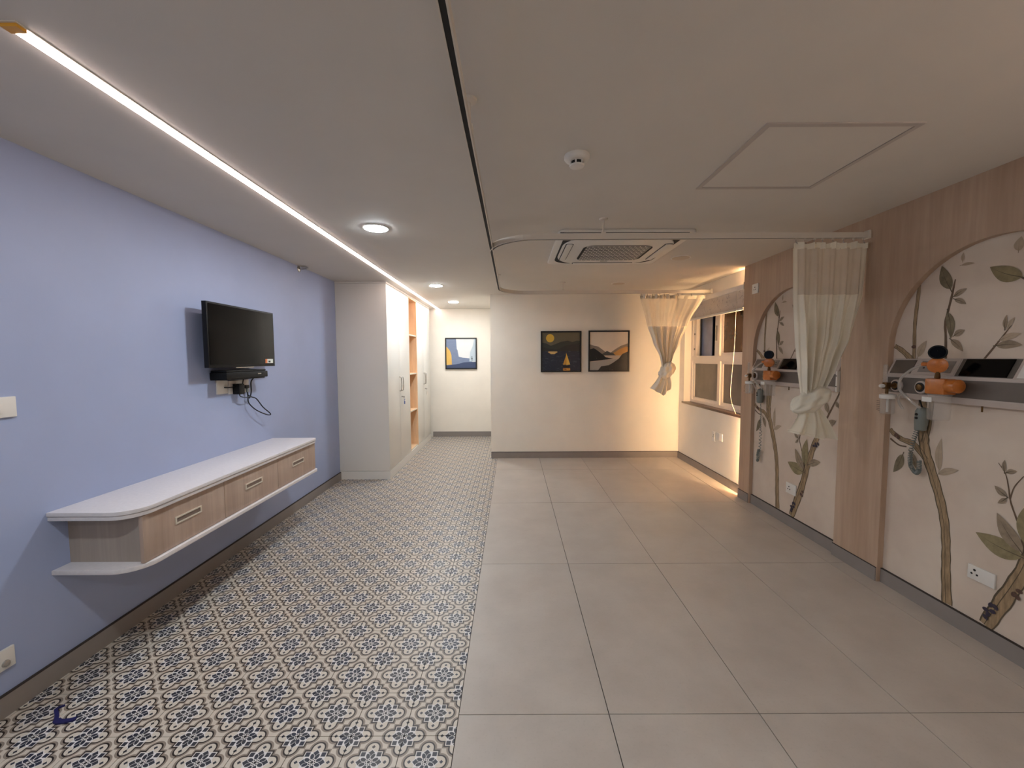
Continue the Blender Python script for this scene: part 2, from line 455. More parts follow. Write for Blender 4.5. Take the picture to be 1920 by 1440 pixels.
# patterned tiles, 200 mm, seams at x = -0.2145-0.2k and y = 1.459+0.2k
g = 0.0012
tile_src = {}
def pat_tile(cx, cy, x0, x1, y0, y1):
    key = tuple(round(v, 4) for v in (x0-cx, x1-cx, y0-cy, y1-cy))
    if key not in tile_src:
        o = MB().box(x0, x1, y0, y1, -0.012, 0.0).build('patterned_tile', 'pattern', floor, origin=(cx, cy, 0)); tile_src[key] = o
    else: share(tile_src[key], 'patterned_tile', (cx, cy, 0), floor)
for j in range(-6, 31):
    ya = 1.459+0.2*j; yb = ya+0.2
    for i in range(10):
        xb = -0.2145-0.2*i; xa = xb-0.2; cx, cy = (xa+xb)/2, (ya+yb)/2
        x1 = min(xb-g, (XSEAM-g) if ya < YF else -0.3065); x0 = max(xa+g, XL); y0 = max(ya+g, Y0); y1 = min(yb-g, YA)
        if x1-x0 < 0.01 or y1-y0 < 0.01: continue
        if j < -2: continue
        if ya < YF < yb and x1 > -0.3065:
            pat_tile(cx, cy, x0, -0.3065, YF, y1); y1 = YF
        if x1 < -1.46 and y0 > 4.80: continue              # under the wardrobe
        pat_tile(cx, cy, x0, x1, y0, y1)
# plain tiles 600 x 1200
n = 0
for j in range(-1, 5):
    ya = 1.5502+1.2*(j-1); yb = min(ya+1.2, YF+0.0)
    if j == -1: ya = Y0+0.0
    if j == -1: yb = 1.5502-1.2
    for i in range(5):
        xa = XSEAM+0.6*i; xb = xa+0.6 if i < 4 else 2.36
        if yb-ya < 0.02: continue
        MB().box(xa+0.0018, xb-0.0018, ya+0.0018, yb-0.0018, -0.012, 0.0).build('floor_tile', 'plain', floor, origin=((xa+xb)/2, (ya+yb)/2, 0))
# ground under the camera on the patterned side, out of view
MB().box(XL, XSEAM-0.003, Y0, 1.459-0.4-0.0012, -0.012, 0).build('screed', 'skirt', floor)

struct(MB().box(XL-0.1, 2.6, Y0, YA+0.1, ZC, ZC+0.08).build('ceiling', 'ceiling'))
struct(MB().box(XL-0.1, XL, Y0, YA+0.1, -0.05, ZC+0.04).build('wall_left', 'blue_wall'))
struct(MB().box(XL, 2.6, Y0-0.1, Y0, -0.05, ZC+0.04).build('wall_near', 'white_wall'))
struct(MB().box(-0.3065, 2.6, YF, YA+0.1, -0.05, ZC+0.04).build('wall_far', 'white_wall'))
struct(MB().box(XL, -0.3065, YA, YA+0.1, -0.05, ZC+0.04).build('wall_alcove', 'white_wall'))
# right wall: paper inside the arches, then the window wall beyond
wr = struct(MB().box(XR, 2.6, Y0, 4.04, -0.05, ZC+0.04).build('wall_right', 'mural', origin=(XR, 0, 0)))
WY0, WY1, WZ0, WZ1 = 4.16, 5.63, 0.80, 2.12                # window opening
ww = MB()
ww.box(XW, 2.62, 4.04, WY0, -0.05, ZC+0.04).box(XW, 2.62, WY1, YF, -0.05, ZC+0.04)
ww.box(XW, 2.62, WY0, WY1, -0.05, WZ0).box(XW, 2.62, WY0, WY1, WZ1, ZC+0.04)
wwo = struct(ww.build('wall_window', 'white_wall'))
# arched timber cladding in front of the right wall
AR, AZ = 0.5275, 1.465
ARCH = [(1.455, 2.51), (2.865, 3.92)]
poly = [(Y0, 0.0)]
for a, b in ARCH:
    poly += [(a, 0.0)]
    c = (a+b)/2
    poly += [(c-AR*math.cos(PI*i/28), AZ+AR*math.sin(PI*i/28)) for i in range(29)]
    poly += [(b, 0.0)]
poly += [(4.10, 0.0), (4.10, ZC), (Y0, ZC)]
struct(MB().prism(poly, 'x', XP, XR).build('wall_right_cladding', 'clad', origin=(XP, 0, 0)))
# skirtings, each with the dark joint on top
def skirt(name, x0, x1, y0, y1, h=0.086):
    o = struct(MB().box(x0, x1, y0, y1, 0.0, h).build(name, 'skirt'))
    MB().box(x0+0.001*(x1-x0 > 0.1), x1, y0, y1, h, h+0.004).build('joint', 'joint', o)
    return o
skirt('baseboard_left', XL, XL+0.014, Y0, 4.762)
skirt('baseboard_far', -0.3065, 2.347, YF-0.013, YF)
skirt('baseboard_alcove', -1.45, -0.3065, YA-0.013, YA)
skirt('baseboard_window', XW-0.013, XW, 4.102, YF-0.013)
skirt('baseboard_pillar', XP-0.006, XP, 2.516, 2.868)
skirt('baseboard_end', XP-0.006, XP, 3.927, 4.10)
skirt('baseboard_arch_near', XR-0.014, XR, 1.456, 2.509)
skirt('baseboard_arch_far', XR-0.014, XR, 2.866, 3.919)
skirt('baseboard_right', XP-0.006, XP, Y0, 1.45)

# ------------------------------------------------------------------ printed mural inside each arch (branches and leaves on the paper)
BR = {
 'bark': [
  [(0.384,0.092,0.055),(0.37,0.252,0.05),(0.363,0.384,0.047),(0.349,0.513,0.049),(0.318,0.637,0.052),(0.267,0.776,0.054),(0.224,0.885,0.058),(0.209,0.966,0.062),(0.198,1.076,0.05),(0.19,1.2,0.045)],
  [(0.215,0.93,0.04),(0.235,1.05,0.03),(0.245,1.19,0.026)],
  [(0.232,0.835,0.03),(0.159,0.908,0.036),(0.085,0.925,0.03),(0.024,0.953,0.028),(0.004,0.976,0.024)],
  [(0.129,1.35,0.022),(0.126,1.486,0.02),(0.123,1.609,0.021),(0.129,1.71,0.022),(0.137,1.825,0.019)],
  [(0.125,1.39,0.034),(0.059,1.451,0.03),(0.006,1.484,0.024)],
  [(0.564,0.092,0.062),(0.625,0.249,0.07),(0.682,0.403,0.062),(0.723,0.548,0.056),(0.755,0.646,0.054),(0.799,0.765,0.05),(0.856,0.882,0.04),(0.9,0.97,0.03)],
 ],
 'twig': [
  [(0.113,0.887,0.008),(0.064,0.887,0.009),(0.007,0.916,0.012)],
  [(0.305,1.36,0.015),(0.296,1.523,0.013),(0.289,1.595,0.013),(0.301,1.665,0.012),(0.315,1.742,0.012),(0.327,1.823,0.006)],
  [(0.47,1.385,0.011),(0.536,1.485,0.008),(0.584,1.562,0.004)],
  [(0.700,0.48,0.014),(0.676,0.611,0.010),(0.656,0.666,0.008),(0.63,0.735,0.007),(0.617,0.804,0.006),(0.602,0.862,0.004),(0.571,0.908,0.003)],
  [(0.627,0.751,0.006),(0.639,0.811,0.005),(0.671,0.871,0.004)],
  [(0.88,0.92,0.018),(0.943,1.035,0.015),(1.007,1.154,0.013),(1.045,1.25,0.012)],
  [(0.608,1.78,0.008),(0.66,1.74,0.009),(0.72,1.70,0.01),(0.76,1.60,0.012),(0.77,1.36,0.014)],
 ]}
LV = [('d',(0.093,0.837,0.039,0.713,0.052)),('f',(0.305,0.795,0.307,0.975,0.04)),('f',(0.301,0.775,0.403,0.825,0.036)),('d',(0.308,1.774,0.255,1.908,0.06)),('m',(0.324,1.732,0.387,1.765,0.029)),('m',(0.329,1.719,0.386,1.686,0.027)),('d',(0.299,1.655,0.323,1.512,0.044)),('m',(0.338,1.526,0.389,1.555,0.033)),('m',(0.323,1.508,0.387,1.443,0.035)),('f',(0.152,1.416,0.197,1.508,0.042)),('f',(0.353,1.889,0.416,1.886,0.016)),('f',(0.358,1.908,0.36,1.953,0.017)),('o',(0.615,1.778,0.482,1.852,0.072)),('m',(0.561,1.547,0.564,1.613,0.018)),('f',(0.571,1.55,0.595,1.598,0.019)),('m',(0.53,1.468,0.633,1.469,0.04)),('f',(0.543,1.493,0.626,1.522,0.031)),('f',(0.593,1.90,0.60,1.965,0.04)),('o',(0.690,0.50,0.497,0.535,0.095)),('m',(0.688,0.52,0.58,0.667,0.07)),('o',(0.70,0.56,0.71,0.772,0.073)),('m',(0.74,0.572,0.864,0.625,0.055)),('m',(0.599,0.87,0.596,0.928,0.018)),('m',(0.606,0.869,0.646,0.888,0.023)),('m',(0.615,0.758,0.563,0.795,0.03)),('m',(0.613,0.749,0.58,0.714,0.022)),('m',(0.916,1.01,0.888,1.095,0.041)),('m',(0.916,0.909,0.991,0.96,0.049)),('m',(1.012,1.057,0.983,1.101,0.032)),('m',(0.135,0.865,0.18,0.773,0.04)),('d',(0.77,1.52,0.86,1.60,0.06)),('m',(0.76,1.60,0.70,1.70,0.05)),('o',(0.9,1.40,0.95,1.56,0.07))]
BER = [('berry',[(0.562,0.174),(0.582,0.208),(0.602,0.208),(0.591,0.18),(0.573,0.156),(0.564,0.136)]),('berry_b',[(0.687,0.338),(0.668,0.313),(0.682,0.307)]),('berry',[(0.787,0.733),(0.806,0.752),(0.832,0.757),(0.813,0.737)]),('berry_b',[(0.126,1.475),(0.045,0.945),(0.06,0.935)])]
def mural(yfar):
    eps = [0]
    def P3(s_, z, d): return (XR-d, yfar-s_, z)
    def flat(mb, pts, d): mb.add([P3(a, b, d) for a, b in pts], [tuple(range(len(pts)))])
    for kind, lst in BR.items():
        for k, br in enumerate(lst):
            p = spline([Vector(q) for q in br], 5); mb = MB(); L, Rr = [], []
            for i, q in enumerate(p):
                t = (p[min(i+1, len(p)-1)] - p[max(i-1, 0)]); t = Vector((t.x, t.y)).normalized()
                wv = q.z/2*(1 + 0.07*math.sin(i*1.7+k)); L.append((q.x-t.y*wv, q.y+t.x*wv)); Rr.append((q.x+t.y*wv, q.y-t.x*wv))
            d = 0.0006 + 0.0001*k
            vs = [P3(*c, d) for c in L] + [P3(*c, d) for c in Rr]; m_ = len(p)
            mb.add(vs, [(i, i+1, m_+i+1, m_+i) for i in range(m_-1)])
            if kind == 'bark':                                    # dark rim and centre line of the drawn branch
                mb.cur = 1
                for e, wd in ((1.0, 0.22), (-1.0, 0.16), (0.25, 0.10)):
                    pts = []
                    for i in range(m_):
                        c0, c1 = Vector(L[i]), Vector(Rr[i]); mid = (c0+c1)/2; h = (c0-c1)/2
                        pts.append((mid+h*e, mid+h*(e-math.copysign(wd, e))))
                    vs = [P3(*a, d+0.0004) for a, _ in pts] + [P3(*b, d+0.0004) for _, b in pts]
                    mb.add(vs, [(i, i+1, m_+i+1, m_+i) for i in range(m_-1)])
            mb.build('branch', [kind, 'rib'], wr)
    for k, (c, (s0, z0, s1, z1, wd)) in enumerate(LV):
        a = Vector((s0, z0)); b = Vector((s1, z1)); t = b-a; nrm = Vector((-t.y, t.x)).normalized()
        up_, dn = [], []
        for i in range(1, 10):
            q = i/10; h = wd/2*(math.sin(PI*q**0.8)**0.9); bend = nrm*(0.05*t.length*math.sin(PI*q))
            up_.append(a+t*q+nrm*h+bend); dn.append(a+t*q-nrm*h+bend)
        mb = MB(); d = 0.0016+0.00005*k
        flat(mb, [a]+dn+[b]+up_[::-1], d)
        mb.cur = 1
        mid = [(u_+v_)/2 for u_, v_ in zip(up_, dn)]; rw = 0.0022 if c != 'f' else 0.0012
        cl = [a-t*0.12]+mid[:8]
        vs = [P3(*(q+nrm*rw*(1-i/9)), d+0.0004) for i, q in enumerate(cl)] + [P3(*(q-nrm*rw*(1-i/9)), d+0.0004) for i, q in enumerate(cl)]
        m_ = len(cl); mb.add(vs, [(i, i+1, m_+i+1, m_+i) for i in range(m_-1)])
        mb.build('leaf', ['leaf_'+c, 'rib' if c != 'f' else 'leaf_m'], wr)
    for c, pts in BER:
        for i, (s_, z) in enumerate(pts):
            mb = MB(); r1, r2, an = 0.014, 0.010, i*1.1
            flat(mb, [(s_+r1*math.cos(q)*math.cos(an)-r2*math.sin(q)*math.sin(an), z+r1*math.cos(q)*math.sin(an)+r2*math.sin(q)*math.cos(an)) for q in [2*PI*k/12 for k in range(12)]], 0.0036+0.0002*i)
            mb.build('berry', c, wr)
for a, b in ARCH: mural(b)

# ------------------------------------------------------------------ window
XF = 2.45
def bars(name, rects, m, parent, x0, x1, bev=0.003):
    mb = MB()
    for y0, y1, z0, z1 in rects: mb.box(x0, x1, y0, y1, z0, z1)
    return mb.build(name, m, parent, bevel=0)
win = struct(bars('window_1', [(WY0, WY1, WZ0+0.02, WZ0+0.055), (WY0, WY1, WZ1-0.05, WZ1), (WY0, WY0+0.05, WZ0+0.055, WZ1-0.05), (WY1-0.05, WY1, WZ0+0.055, WZ1-0.05), (WY0+0.05, WY1-0.05, 1.375, 1.44)], 'upvc', None, XF, XF+0.06))
def sash(y0, y1, z0, z1, fr, glass, x0, x1, name='sash'):
    o = bars(name, [(y0, y1, z0, z0+fr), (y0, y1, z1-fr, z1), (y0, y0+fr, z0+fr, z1-fr), (y1-fr, y1, z0+fr, z1-fr)], 'upvc', win, x0, x1)
    if glass: MB().box((x0+x1)/2-0.004, (x0+x1)/2+0.004, y0+fr-0.003, y1-fr+0.003, z0+fr-0.003, z1-fr+0.003).build('pane', glass, o)
    return o
bars('mullion', [(4.83, 4.885, WZ0+0.055, 1.375)], 'upvc', win, XF-0.004, XF+0.055)
sash(4.885, WY1-0.05, WZ0+0.055, 1.375, 0.035, 'frost', XF+0.012, XF+0.05)
sash(WY0+0.05, 4.83, WZ0+0.055, 1.375, 0.035, 'frost', XF+0.012, XF+0.05)
bars('mullion', [(4.855, 4.905, 1.44, WZ1-0.05)], 'upvc', win, XF-0.004, XF+0.055)
up_s = bars('sash', [(4.915, 4.985, 1.44, WZ1-0.05)], 'upvc', win, XF+0.005, XF+0.045)
bars('handle', [(4.93, 4.945, 1.62, 1.80)], 'chrome', up_s, XF-0.012, XF+0.005)
bars('jamb_rail', [(5.50, WY1-0.05, 1.44, WZ1-0.05)], 'upvc', win, XF+0.01, XF+0.06)
for z in (1.52, 1.72, 1.92): bars('hinge_bolt', [(5.535, 5.55, z, z+0.025)], 'slot', win, XF+0.003, XF+0.012)
sash(WY0+0.05, 4.855, 1.44, WZ1-0.05, 0.035, 'reflection_glass', XF+0.015, XF+0.05)
MB().box(XF+0.085, XF+0.093, 5.22, 5.5, 1.44, WZ1-0.05).build('pane', 'frost_blue', win)
sill = struct(MB().box(XW-0.012, XF+0.01, WY0, WY1+0.04, WZ0-0.008, WZ0+0.018).build('trim_1', 'granite', bevel=0.003))
tag(MB().box(3.18, 3.2, 6.72, 6.92, 0.9, 2.5).build('outdoor_curtain', 'curtain_dark'), 'black strip of cloth seen outside through the open upper window', 'curtain')
struct(MB().box(3.2, 3.26, 3.6, 7.4, 0.0, 2.6).build('wall_outside', 'outside'))

# ------------------------------------------------------------------ warm LED tape in the gap behind the end of the cladding
t = thing('light_tape', (2.345, 4.05, 0.0), 'warm LED tape glowing behind the end of the wood cladding beside the window', 'light strip')
MB().box(2.331, 2.359, 4.040, 4.046, 0.0, ZC).build('channel', 'alu', t)
MB().box(2.334, 2.357, 4.046, 4.050, 0.03, ZC-0.02).build('diffuser', 'cove', t)

# ------------------------------------------------------------------ ceiling light strip
t = thing('ceiling_light_strip', (-1.325, 4.2, ZC), 'long glowing white LED strip set in the ceiling above the blue wall side', 'light strip')
MB().box(-1.350, -1.300, 1.13, YA, ZC-0.003, ZC+0.01).build('channel', 'alu', t)
pr = [(-0.019*math.cos(PI*i/8), -0.003-0.010*math.sin(PI*i/8)) for i in range(9)]
MB().sweep([(-1.325, 1.16), (-1.325, 3), (-1.325, 5), (-1.325, YA-0.005)], pr, ZC).build('diffuser', 'led', t, smooth=True)
MB().box(-1.346, -1.304, 1.135, 1.16, ZC-0.012, ZC-0.003).build('end_cap', 'amber', t)
# ------------------------------------------------------------------ downlights
def downlight(x, y, label, lit=True, group=None):
    t = thing('ceiling_downlight', (x, y, ZC), label, 'downlight', group)
    MB().lathe([(0.074, 0.0), (0.074, -0.006), (0.086, -0.005), (0.088, 0.0)], (x, y, ZC), 'z', 32).build('trim_ring', 'white_pl', t, smooth=True)
    MB().lathe([(0.076, -0.002), (0.075, -0.007), (0.066, -0.0095), (0.04, -0.0105)], (x, y, ZC), 'z', 32).build('diffuser', 'down' if lit else 'off_glass', t)
downlight(-0.925, 2.85, 'lit round downlight nearest the camera, with a bluish glow')
downlight(-0.925, 5.05, 'lit round downlight in front of the open shelf column of the wardrobe')
downlight(-0.92, 6.50, 'lit round downlight deepest in the alcove, near the abstract picture')
downlight(-0.925, 0.65, 'lit round downlight behind the camera on the blue wall side')
downlight(0.55, -0.75, 'added lit round downlight, unseen behind the camera')  # extra unseen lamp, added to lift the general light
downlight(1.508, 3.72, 'unlit round downlight right of the ceiling air conditioner', False)
downlight(1.276, 4.97, 'unlit round downlight close to the far wall', False)

# ------------------------------------------------------------------ up-light added unseen behind the camera to brighten the ceiling
M['fill_up'] = emit('added up-light glow', FILL_UP_COLOR, FILL_UP_STRENGTH)
t = thing('added_uplight', (XP, 0.15, 1.80), 'added white up-light, unseen, on the cladding behind the camera', 'added light')
MB().box(XP-0.085, XP, -0.15, 0.45, 1.80, 1.845).build('housing', 'white_pl', t, bevel=0.004)
MB().box(XP-0.075, XP-0.012, -0.14, 0.44, 1.845, 1.849).build('diffuser', 'fill_up', t)

# ------------------------------------------------------------------ ceiling hatch
hx0, hx1, hy0, hy1 = 0.975, 1.583, 1.62, 2.228
t = thing('ceiling_access_hatch', ((hx0+hx1)/2, (hy0+hy1)/2, ZC), 'square access panel with grey frame flush in the ceiling', 'hatch')
fr = MB(); fw_ = 0.022
for b in ((hx0, hx1, hy0, hy0+fw_), (hx0, hx1, hy1-fw_, hy1), (hx0, hx0+fw_, hy0+fw_, hy1-fw_), (hx1-fw_, hx1, hy0+fw_, hy1-fw_)): fr.box(*b, ZC-0.005, ZC)
fr.build('frame', 'hatch_frame', t)
MB().box(hx0+fw_, hx1-fw_, hy0+fw_, hy1-fw_, ZC-0.0006, ZC).build('shadow_gap', 'joint', t)
MB().box(hx0+fw_+0.003, hx1-fw_-0.003, hy0+fw_+0.003, hy1-fw_-0.003, ZC-0.003, ZC-0.0006).build('panel', 'ceiling', t)

# ------------------------------------------------------------------ smoke detector
t = thing('smoke_detector', (0.29, 1.87, ZC), 'white dome smoke detector alone on the ceiling', 'detector')
c0 = (0.29, 1.87, ZC)
MB().lathe([(0.056, 0), (0.056, -0.012), (0.05, -0.02), (0.03, -0.026)], c0, 'z', 28).build('base', 'white_pl', t, smooth=True)
MB().lathe([(0.027, -0.024), (0.027, -0.042)], c0, 'z', 24).build('chamber', 'dark', t)
for i in range(6):
    a = 2*PI*i/6+0.2; MB().cyl((0.29+0.028*math.cos(a), 1.87+0.028*math.sin(a), ZC-0.044), 0.004, 0.022, 'z', 6).build('rib', 'white_pl', t)
MB().lathe([(0.033, -0.041), (0.031, -0.047), (0.018, -0.051)], c0, 'z', 24).build('cap', 'white_pl', t, smooth=True)

# ------------------------------------------------------------------ cassette air conditioner
ax0, ax1, ay0, ay1 = 0.328, 1.298, 2.90, 3.87
acx, acy = (ax0+ax1)/2, (ay0+ay1)/2
t = thing('ceiling_air_conditioner', (acx, acy, ZC), 'white four-way cassette air conditioner with honeycomb grille in the ceiling', 'air conditioner')
MB().prism(rrect(ax0, ax1, ay0, ay1, (0.05,)*4), 'z', ZC-0.022, ZC).build('panel', 'white_pl', t, bevel=0.006)
MB().prism(rrect(ax0+0.05, ax1-0.05, ay0+0.05, ay1-0.05, (0.14,)*4), 'z', ZC-0.0235, ZC-0.02).build('air_gap', 'dark', t)
MB().prism(rrect(ax0+0.062, ax1-0.062, ay0+0.062, ay1-0.062, (0.27,)*4, 10), 'z', ZC-0.036, ZC-0.0235).build('centre_panel', 'white_pl', t, bevel=0.008)
for sx, sy in ((0, -1), (0, 1), (-1, 0), (1, 0)):
    if sx == 0:
        y = acy+sy*0.375; fx = (acx-0.27, acx+0.27, y-0.03, y+0.03)
    else:
        x = acx+sx*0.375; fx = (x-0.03, x+0.03, acy-0.25, acy+0.25)
    fl = MB().prism(rrect(*fx, (0.02,)*4), 'z', ZC-0.0368, ZC-0.035).build('outlet', 'dark', t)
    MB().prism(rrect(fx[0]+0.007, fx[1]-0.007, fx[2]+0.007, fx[3]-0.007, (0.014,)*4), 'z', ZC-0.043, ZC-0.0355).build('flap', 'white_pl', fl, bevel=0.002)
MB().box(ax0+0.01, ax1-0.06, ay0+0.004, ay0+0.014, ZC-0.0232, ZC-0.020).build('seam', 'dark', t)
gp = MB().prism(rrect(acx-0.255, acx+0.285, acy-0.20, acy+0.27, (0.08,)*4), 'z', ZC-0.0372, ZC-0.0355).build('grille_recess', 'dark', t)
gb = MB(); 
for j in range(15):
    y = acy-0.185+j*0.0315; off = 0.02 if j % 2 else 0
    gb.box(acx-0.235, acx+0.265, y, y+0.008, ZC-0.0388, ZC-0.0372)
    for i in range(12):
        x = acx-0.23+off+i*0.0405
        if x < acx+0.262: gb.box(x, x+0.006, y+0.008, min(y+0.0315, acy+0.26), ZC-0.0386, ZC-0.0372)
gbo = gb.build('grille', 'white_pl', gp); gbo['kind'] = 'stuff'
MB().box(acx-0.03, acx+0.03, acy+0.30, acy+0.31, ZC-0.0375, ZC-0.035).build('badge', 'slot', t)

# ------------------------------------------------------------------ curtain rails hung from the ceiling
RZ = 2.180
prof = [(-0.013, 0.035), (0.013, 0.035), (0.013, 0), (0.008, 0), (0.008, 0.003), (0.010, 0.003), (0.010, 0.031), (-0.010, 0.031), (-0.010, 0.003), (-0.008, 0.003), (-0.008, 0), (-0.013, 0)]
prof_in = [(-0.0099, 0.030), (0.0099, 0.030), (0.0099, 0.0032), (-0.0099, 0.0032)]
def arc(cx, cy, r, a0, a1, n=10): return [(cx+r*math.cos(a0+(a1-a0)*i/n), cy+r*math.sin(a0+(a1-a0)*i/n)) for i in range(n+1)]
def hanger(x, y, parent):
    h = MB().cyl((x, y, RZ+0.034), 0.006, ZC-RZ-0.034, 'z', 8).build('hanger', 'alu', parent, smooth=True)
    MB().lathe([(0.028, 0), (0.026, -0.008), (0.012, -0.012)], (x, y, ZC), 'z', 20).build('flange', 'alu', h, smooth=True)
    MB().box(x-0.014, x+0.014, y-0.012, y+0.012, RZ+0.022, RZ+0.045).build('clip', 'alu', h)
def bracket(x0, x1, y, parent):
    MB().box(x0, x1, y-0.022, y+0.022, RZ-0.006, RZ+0.048).build('end_bracket', 'alu', parent, bevel=0.003)
YR1, YR2 = 2.69, 4.90
t = thing('curtain_rail', (-0.145, 3.8, RZ), 'white U-shaped curtain rail around the far bed space by the window', 'curtain rail')
r = 0.32; xl = -0.145
path = [(XP-0.012, YR1), (1.5, YR1), (0.8, YR1)] + arc(xl+r, YR1+r, r, 1.5*PI, PI) + arc(xl+r, YR2-r, r, PI, PI/2) + [(0.8, YR2), (1.6, YR2), (XW-0.02, YR2)]
MB().sweep(path, prof, RZ).build('rail', 'alu', t)
MB().sweep(path, prof_in, RZ).build('slot_shade', 'dark', t)  # dark filler stands in for the shade inside the channel
bracket(XP-0.014, XP, YR1, t); bracket(XW-0.022, XW, YR2, t)
for x, y in ((0.59, YR1), (-0.145, 4.43), (0.605, YR2)): hanger(x, y, t)
t = thing('curtain_rail', (-0.145, 1.6, RZ), 'curtain rail running overhead towards the camera beside the smoke detector', 'curtain rail')
path = [(XP-0.002, 0.54), (1.0, 0.54)] + arc(0.173, 0.86, 0.32, 1.5*PI, PI) + [(-0.148, 1.4), (-0.146, 2.0), (-0.145, 2.6), (-0.145, 2.985)]
MB().sweep(path, prof, RZ+0.0001).build('rail', 'alu', t)
MB().sweep(path, prof_in, RZ+0.0001).build('slot_shade', 'dark', t)
for x, y in ((-0.145, 1.47),): hanger(x, y, t)

# ------------------------------------------------------------------ curtains
def interp(rows, z):
    for a, b in zip(rows, rows[1:]):
        if a[0] >= z >= b[0]:
            q = (a[0]-z)/(a[0]-b[0]) if a[0] != b[0] else 0
            q = q*q*(3-2*q)*0.4 + q*0.6
            return [a[i]+(b[i]-a[i])*q for i in range(1, len(a))]
    return rows[-1][1:]
def curtain_surface(rows, y0, nf, ph):
    zt, zb = rows[0][0], rows[-1][0]
    def f(u, z):
        xl_, xr_, am, sk = interp(rows, z)
        q = (zt-z)/(zt-zb)
        x = xl_+(xr_-xl_)*u
        y = y0 + am*(math.sin(2*PI*nf*u+ph+1.5*q) + 0.45*math.sin(2*PI*nf*2.3*u+2*ph+3*q)) + sk*(u-0.5)
        return (x, y, z)
    return f
def sheet(mb, f, u0, u1, z0, z1, nu, nv): return mb.grid(lambda u, v: f(u0+(u1-u0)*u, z0+(z1-z0)*v), nu, nv)
def knot(mb, c, axis, L, rY, rZ, turns, seed):
    a = Vector(axis).normalized(); b = Vector((0, 1, 0)); d = a.cross(b)
    c = Vector(c)
    def f(u, v):
        th = 2*PI*u; s_ = -1+2*v; rr = max(0.0, 1-abs(s_)**2.6)**0.5
        fold = 1+0.10*math.sin(5*th+turns*s_*3+seed)+0.05*math.sin(9*th-2*s_+seed*2)
        return c + a*(L*s_) + b*(rY*rr*fold*math.cos(th)) + d*(rZ*rr*fold*math.sin(th))
    return mb.grid(f, 60, 30)
def tail(mb, top, bot, amp, nf, ph, belly=0.0):
    (xa, xb, ya, za), (xc, xd, yc, zc, zd) = top, bot
    def f(u, v):
        x = (xa+(xb-xa)*u)*(1-v)+(xc+(xd-xc)*u)*v; z = za*(1-v)+(zc+(zd-zc)*u)*v
        y = ya*(1-v)+yc*v + amp*(0.25+0.75*v)*math.sin(2*PI*nf*u+ph+1.2*v) + belly*math.sin(PI*v)
        return (x, y, z)
    return mb.grid(f, 60, 24)
# near curtain
t = thing('bed_curtain', (2.05, YR1, 0.87), 'cream bed curtain knotted at its lower end, hanging beside the wood pillar', 'curtain')
rows = [(2.150, 1.815, 2.295, 0.006, 0), (1.83, 1.830, 2.287, 0.010, 0), (1.55, 1.862, 2.225, 0.022, 0), (1.35, 1.885, 2.135, 0.026, 0), (1.18, 1.905, 2.055, 0.022, 0)]
f = curtain_surface(rows, YR1, 5.2, 0.4)
sheet(MB(), f, 0.055, 0.905, 2.12, 1.822, 70, 10).build('net', 'net', t, smooth=True)
mb = MB(); sheet(mb, f, 0, 1, 1.822, 1.18, 150, 40)
sheet(mb, f, 0, 0.055, 2.12, 1.822, 6, 10); sheet(mb, f, 0.905, 1.0, 2.12, 1.822, 10, 10); mb.build('drape', 'cloth', t, smooth=True)
mb = MB(); mb.grid(lambda u, v: (1.815+0.48*u, YR1-0.004+0.012*math.sin(u*44)+0.004*math.sin(u*90), 2.152-0.04*v+0.005*math.sin(u*25)*(1-v)), 120, 3)
mb.build('header_tape', 'cloth', t, smooth=True)
for u in (0.02, 0.14, 0.27, 0.38, 0.52, 0.66, 0.80, 0.93):
    x = 1.82+0.475*u; h = MB().tube([(x, YR1, RZ-0.006), (x, YR1, 2.155), (x+0.004, YR1-0.010, 2.145), (x, YR1-0.008, 2.156)], 0.0018, 6).build('hook', 'chrome', t, smooth=True)
    MB().box(x-0.006, x+0.006, YR1-0.004, YR1+0.004, RZ-0.008, RZ+0.001).build('glider', 'alu', h)
mb = MB(); knot(mb, (1.957, YR1-0.01, 1.135), (0.84, 0, 0.50), 0.135, 0.075, 0.062, 2.0, 0.7); mb.build('knot', 'cloth', t, smooth=True)
mb = MB(); tail(mb, (1.885, 1.985, YR1-0.02, 1.10), (1.822, 2.045, YR1-0.02, 0.925, 0.875), 0.022, 2.3, 0.3, -0.02); mb.build('tail', 'cloth', t, smooth=True)
mb = MB(); tail(mb, (1.945, 2.02, YR1+0.0, 1.10), (2.045, 2.155, YR1+0.01, 0.885, 0.87), 0.016, 1.4, 1.3, -0.01); mb.build('tail', 'cloth', t, smooth=True)
MB().tube([(1.822+0.223*i/20, YR1-0.024+0.024*math.sin(2*PI*2.3*i/20+1.5), 0.94-0.05*i/20) for i in range(21)], 0.003, 6).build('hem', 'cloth', t, smooth=True)
# far curtain
t = thing('bed_curtain', (1.85, YR2, 0.96), 'sheer cream curtain tied in a knot, hanging in a triangle beside the window', 'curtain')
rows = [(2.165, 1.515, 2.285, 0.008, 0), (1.83, 1.600, 2.105, 0.016, 0), (1.60, 1.680, 2.005, 0.020, 0), (1.42, 1.765, 1.925, 0.020, 0), (1.30, 1.785, 1.885, 0.018, 0)]
f = curtain_surface(rows, YR2, 5.0, 1.1)
mb = MB(); sheet(mb, f, 0.0, 0.10, 2.15, 1.79, 8, 12); sheet(mb, f, 0.10, 0.40, 2.15, 1.79, 30, 12); sheet(mb, f, 0.40, 0.955, 2.15, 1.79, 60, 12)
mb.build('net', 'net_far', t, smooth=True)
mb = MB(); sheet(mb, f, 0, 1, 1.79, 1.30, 150, 30); sheet(mb, f, 0.955, 1.0, 2.15, 1.79, 8, 12); mb.build('drape', 'cloth', t, smooth=True)
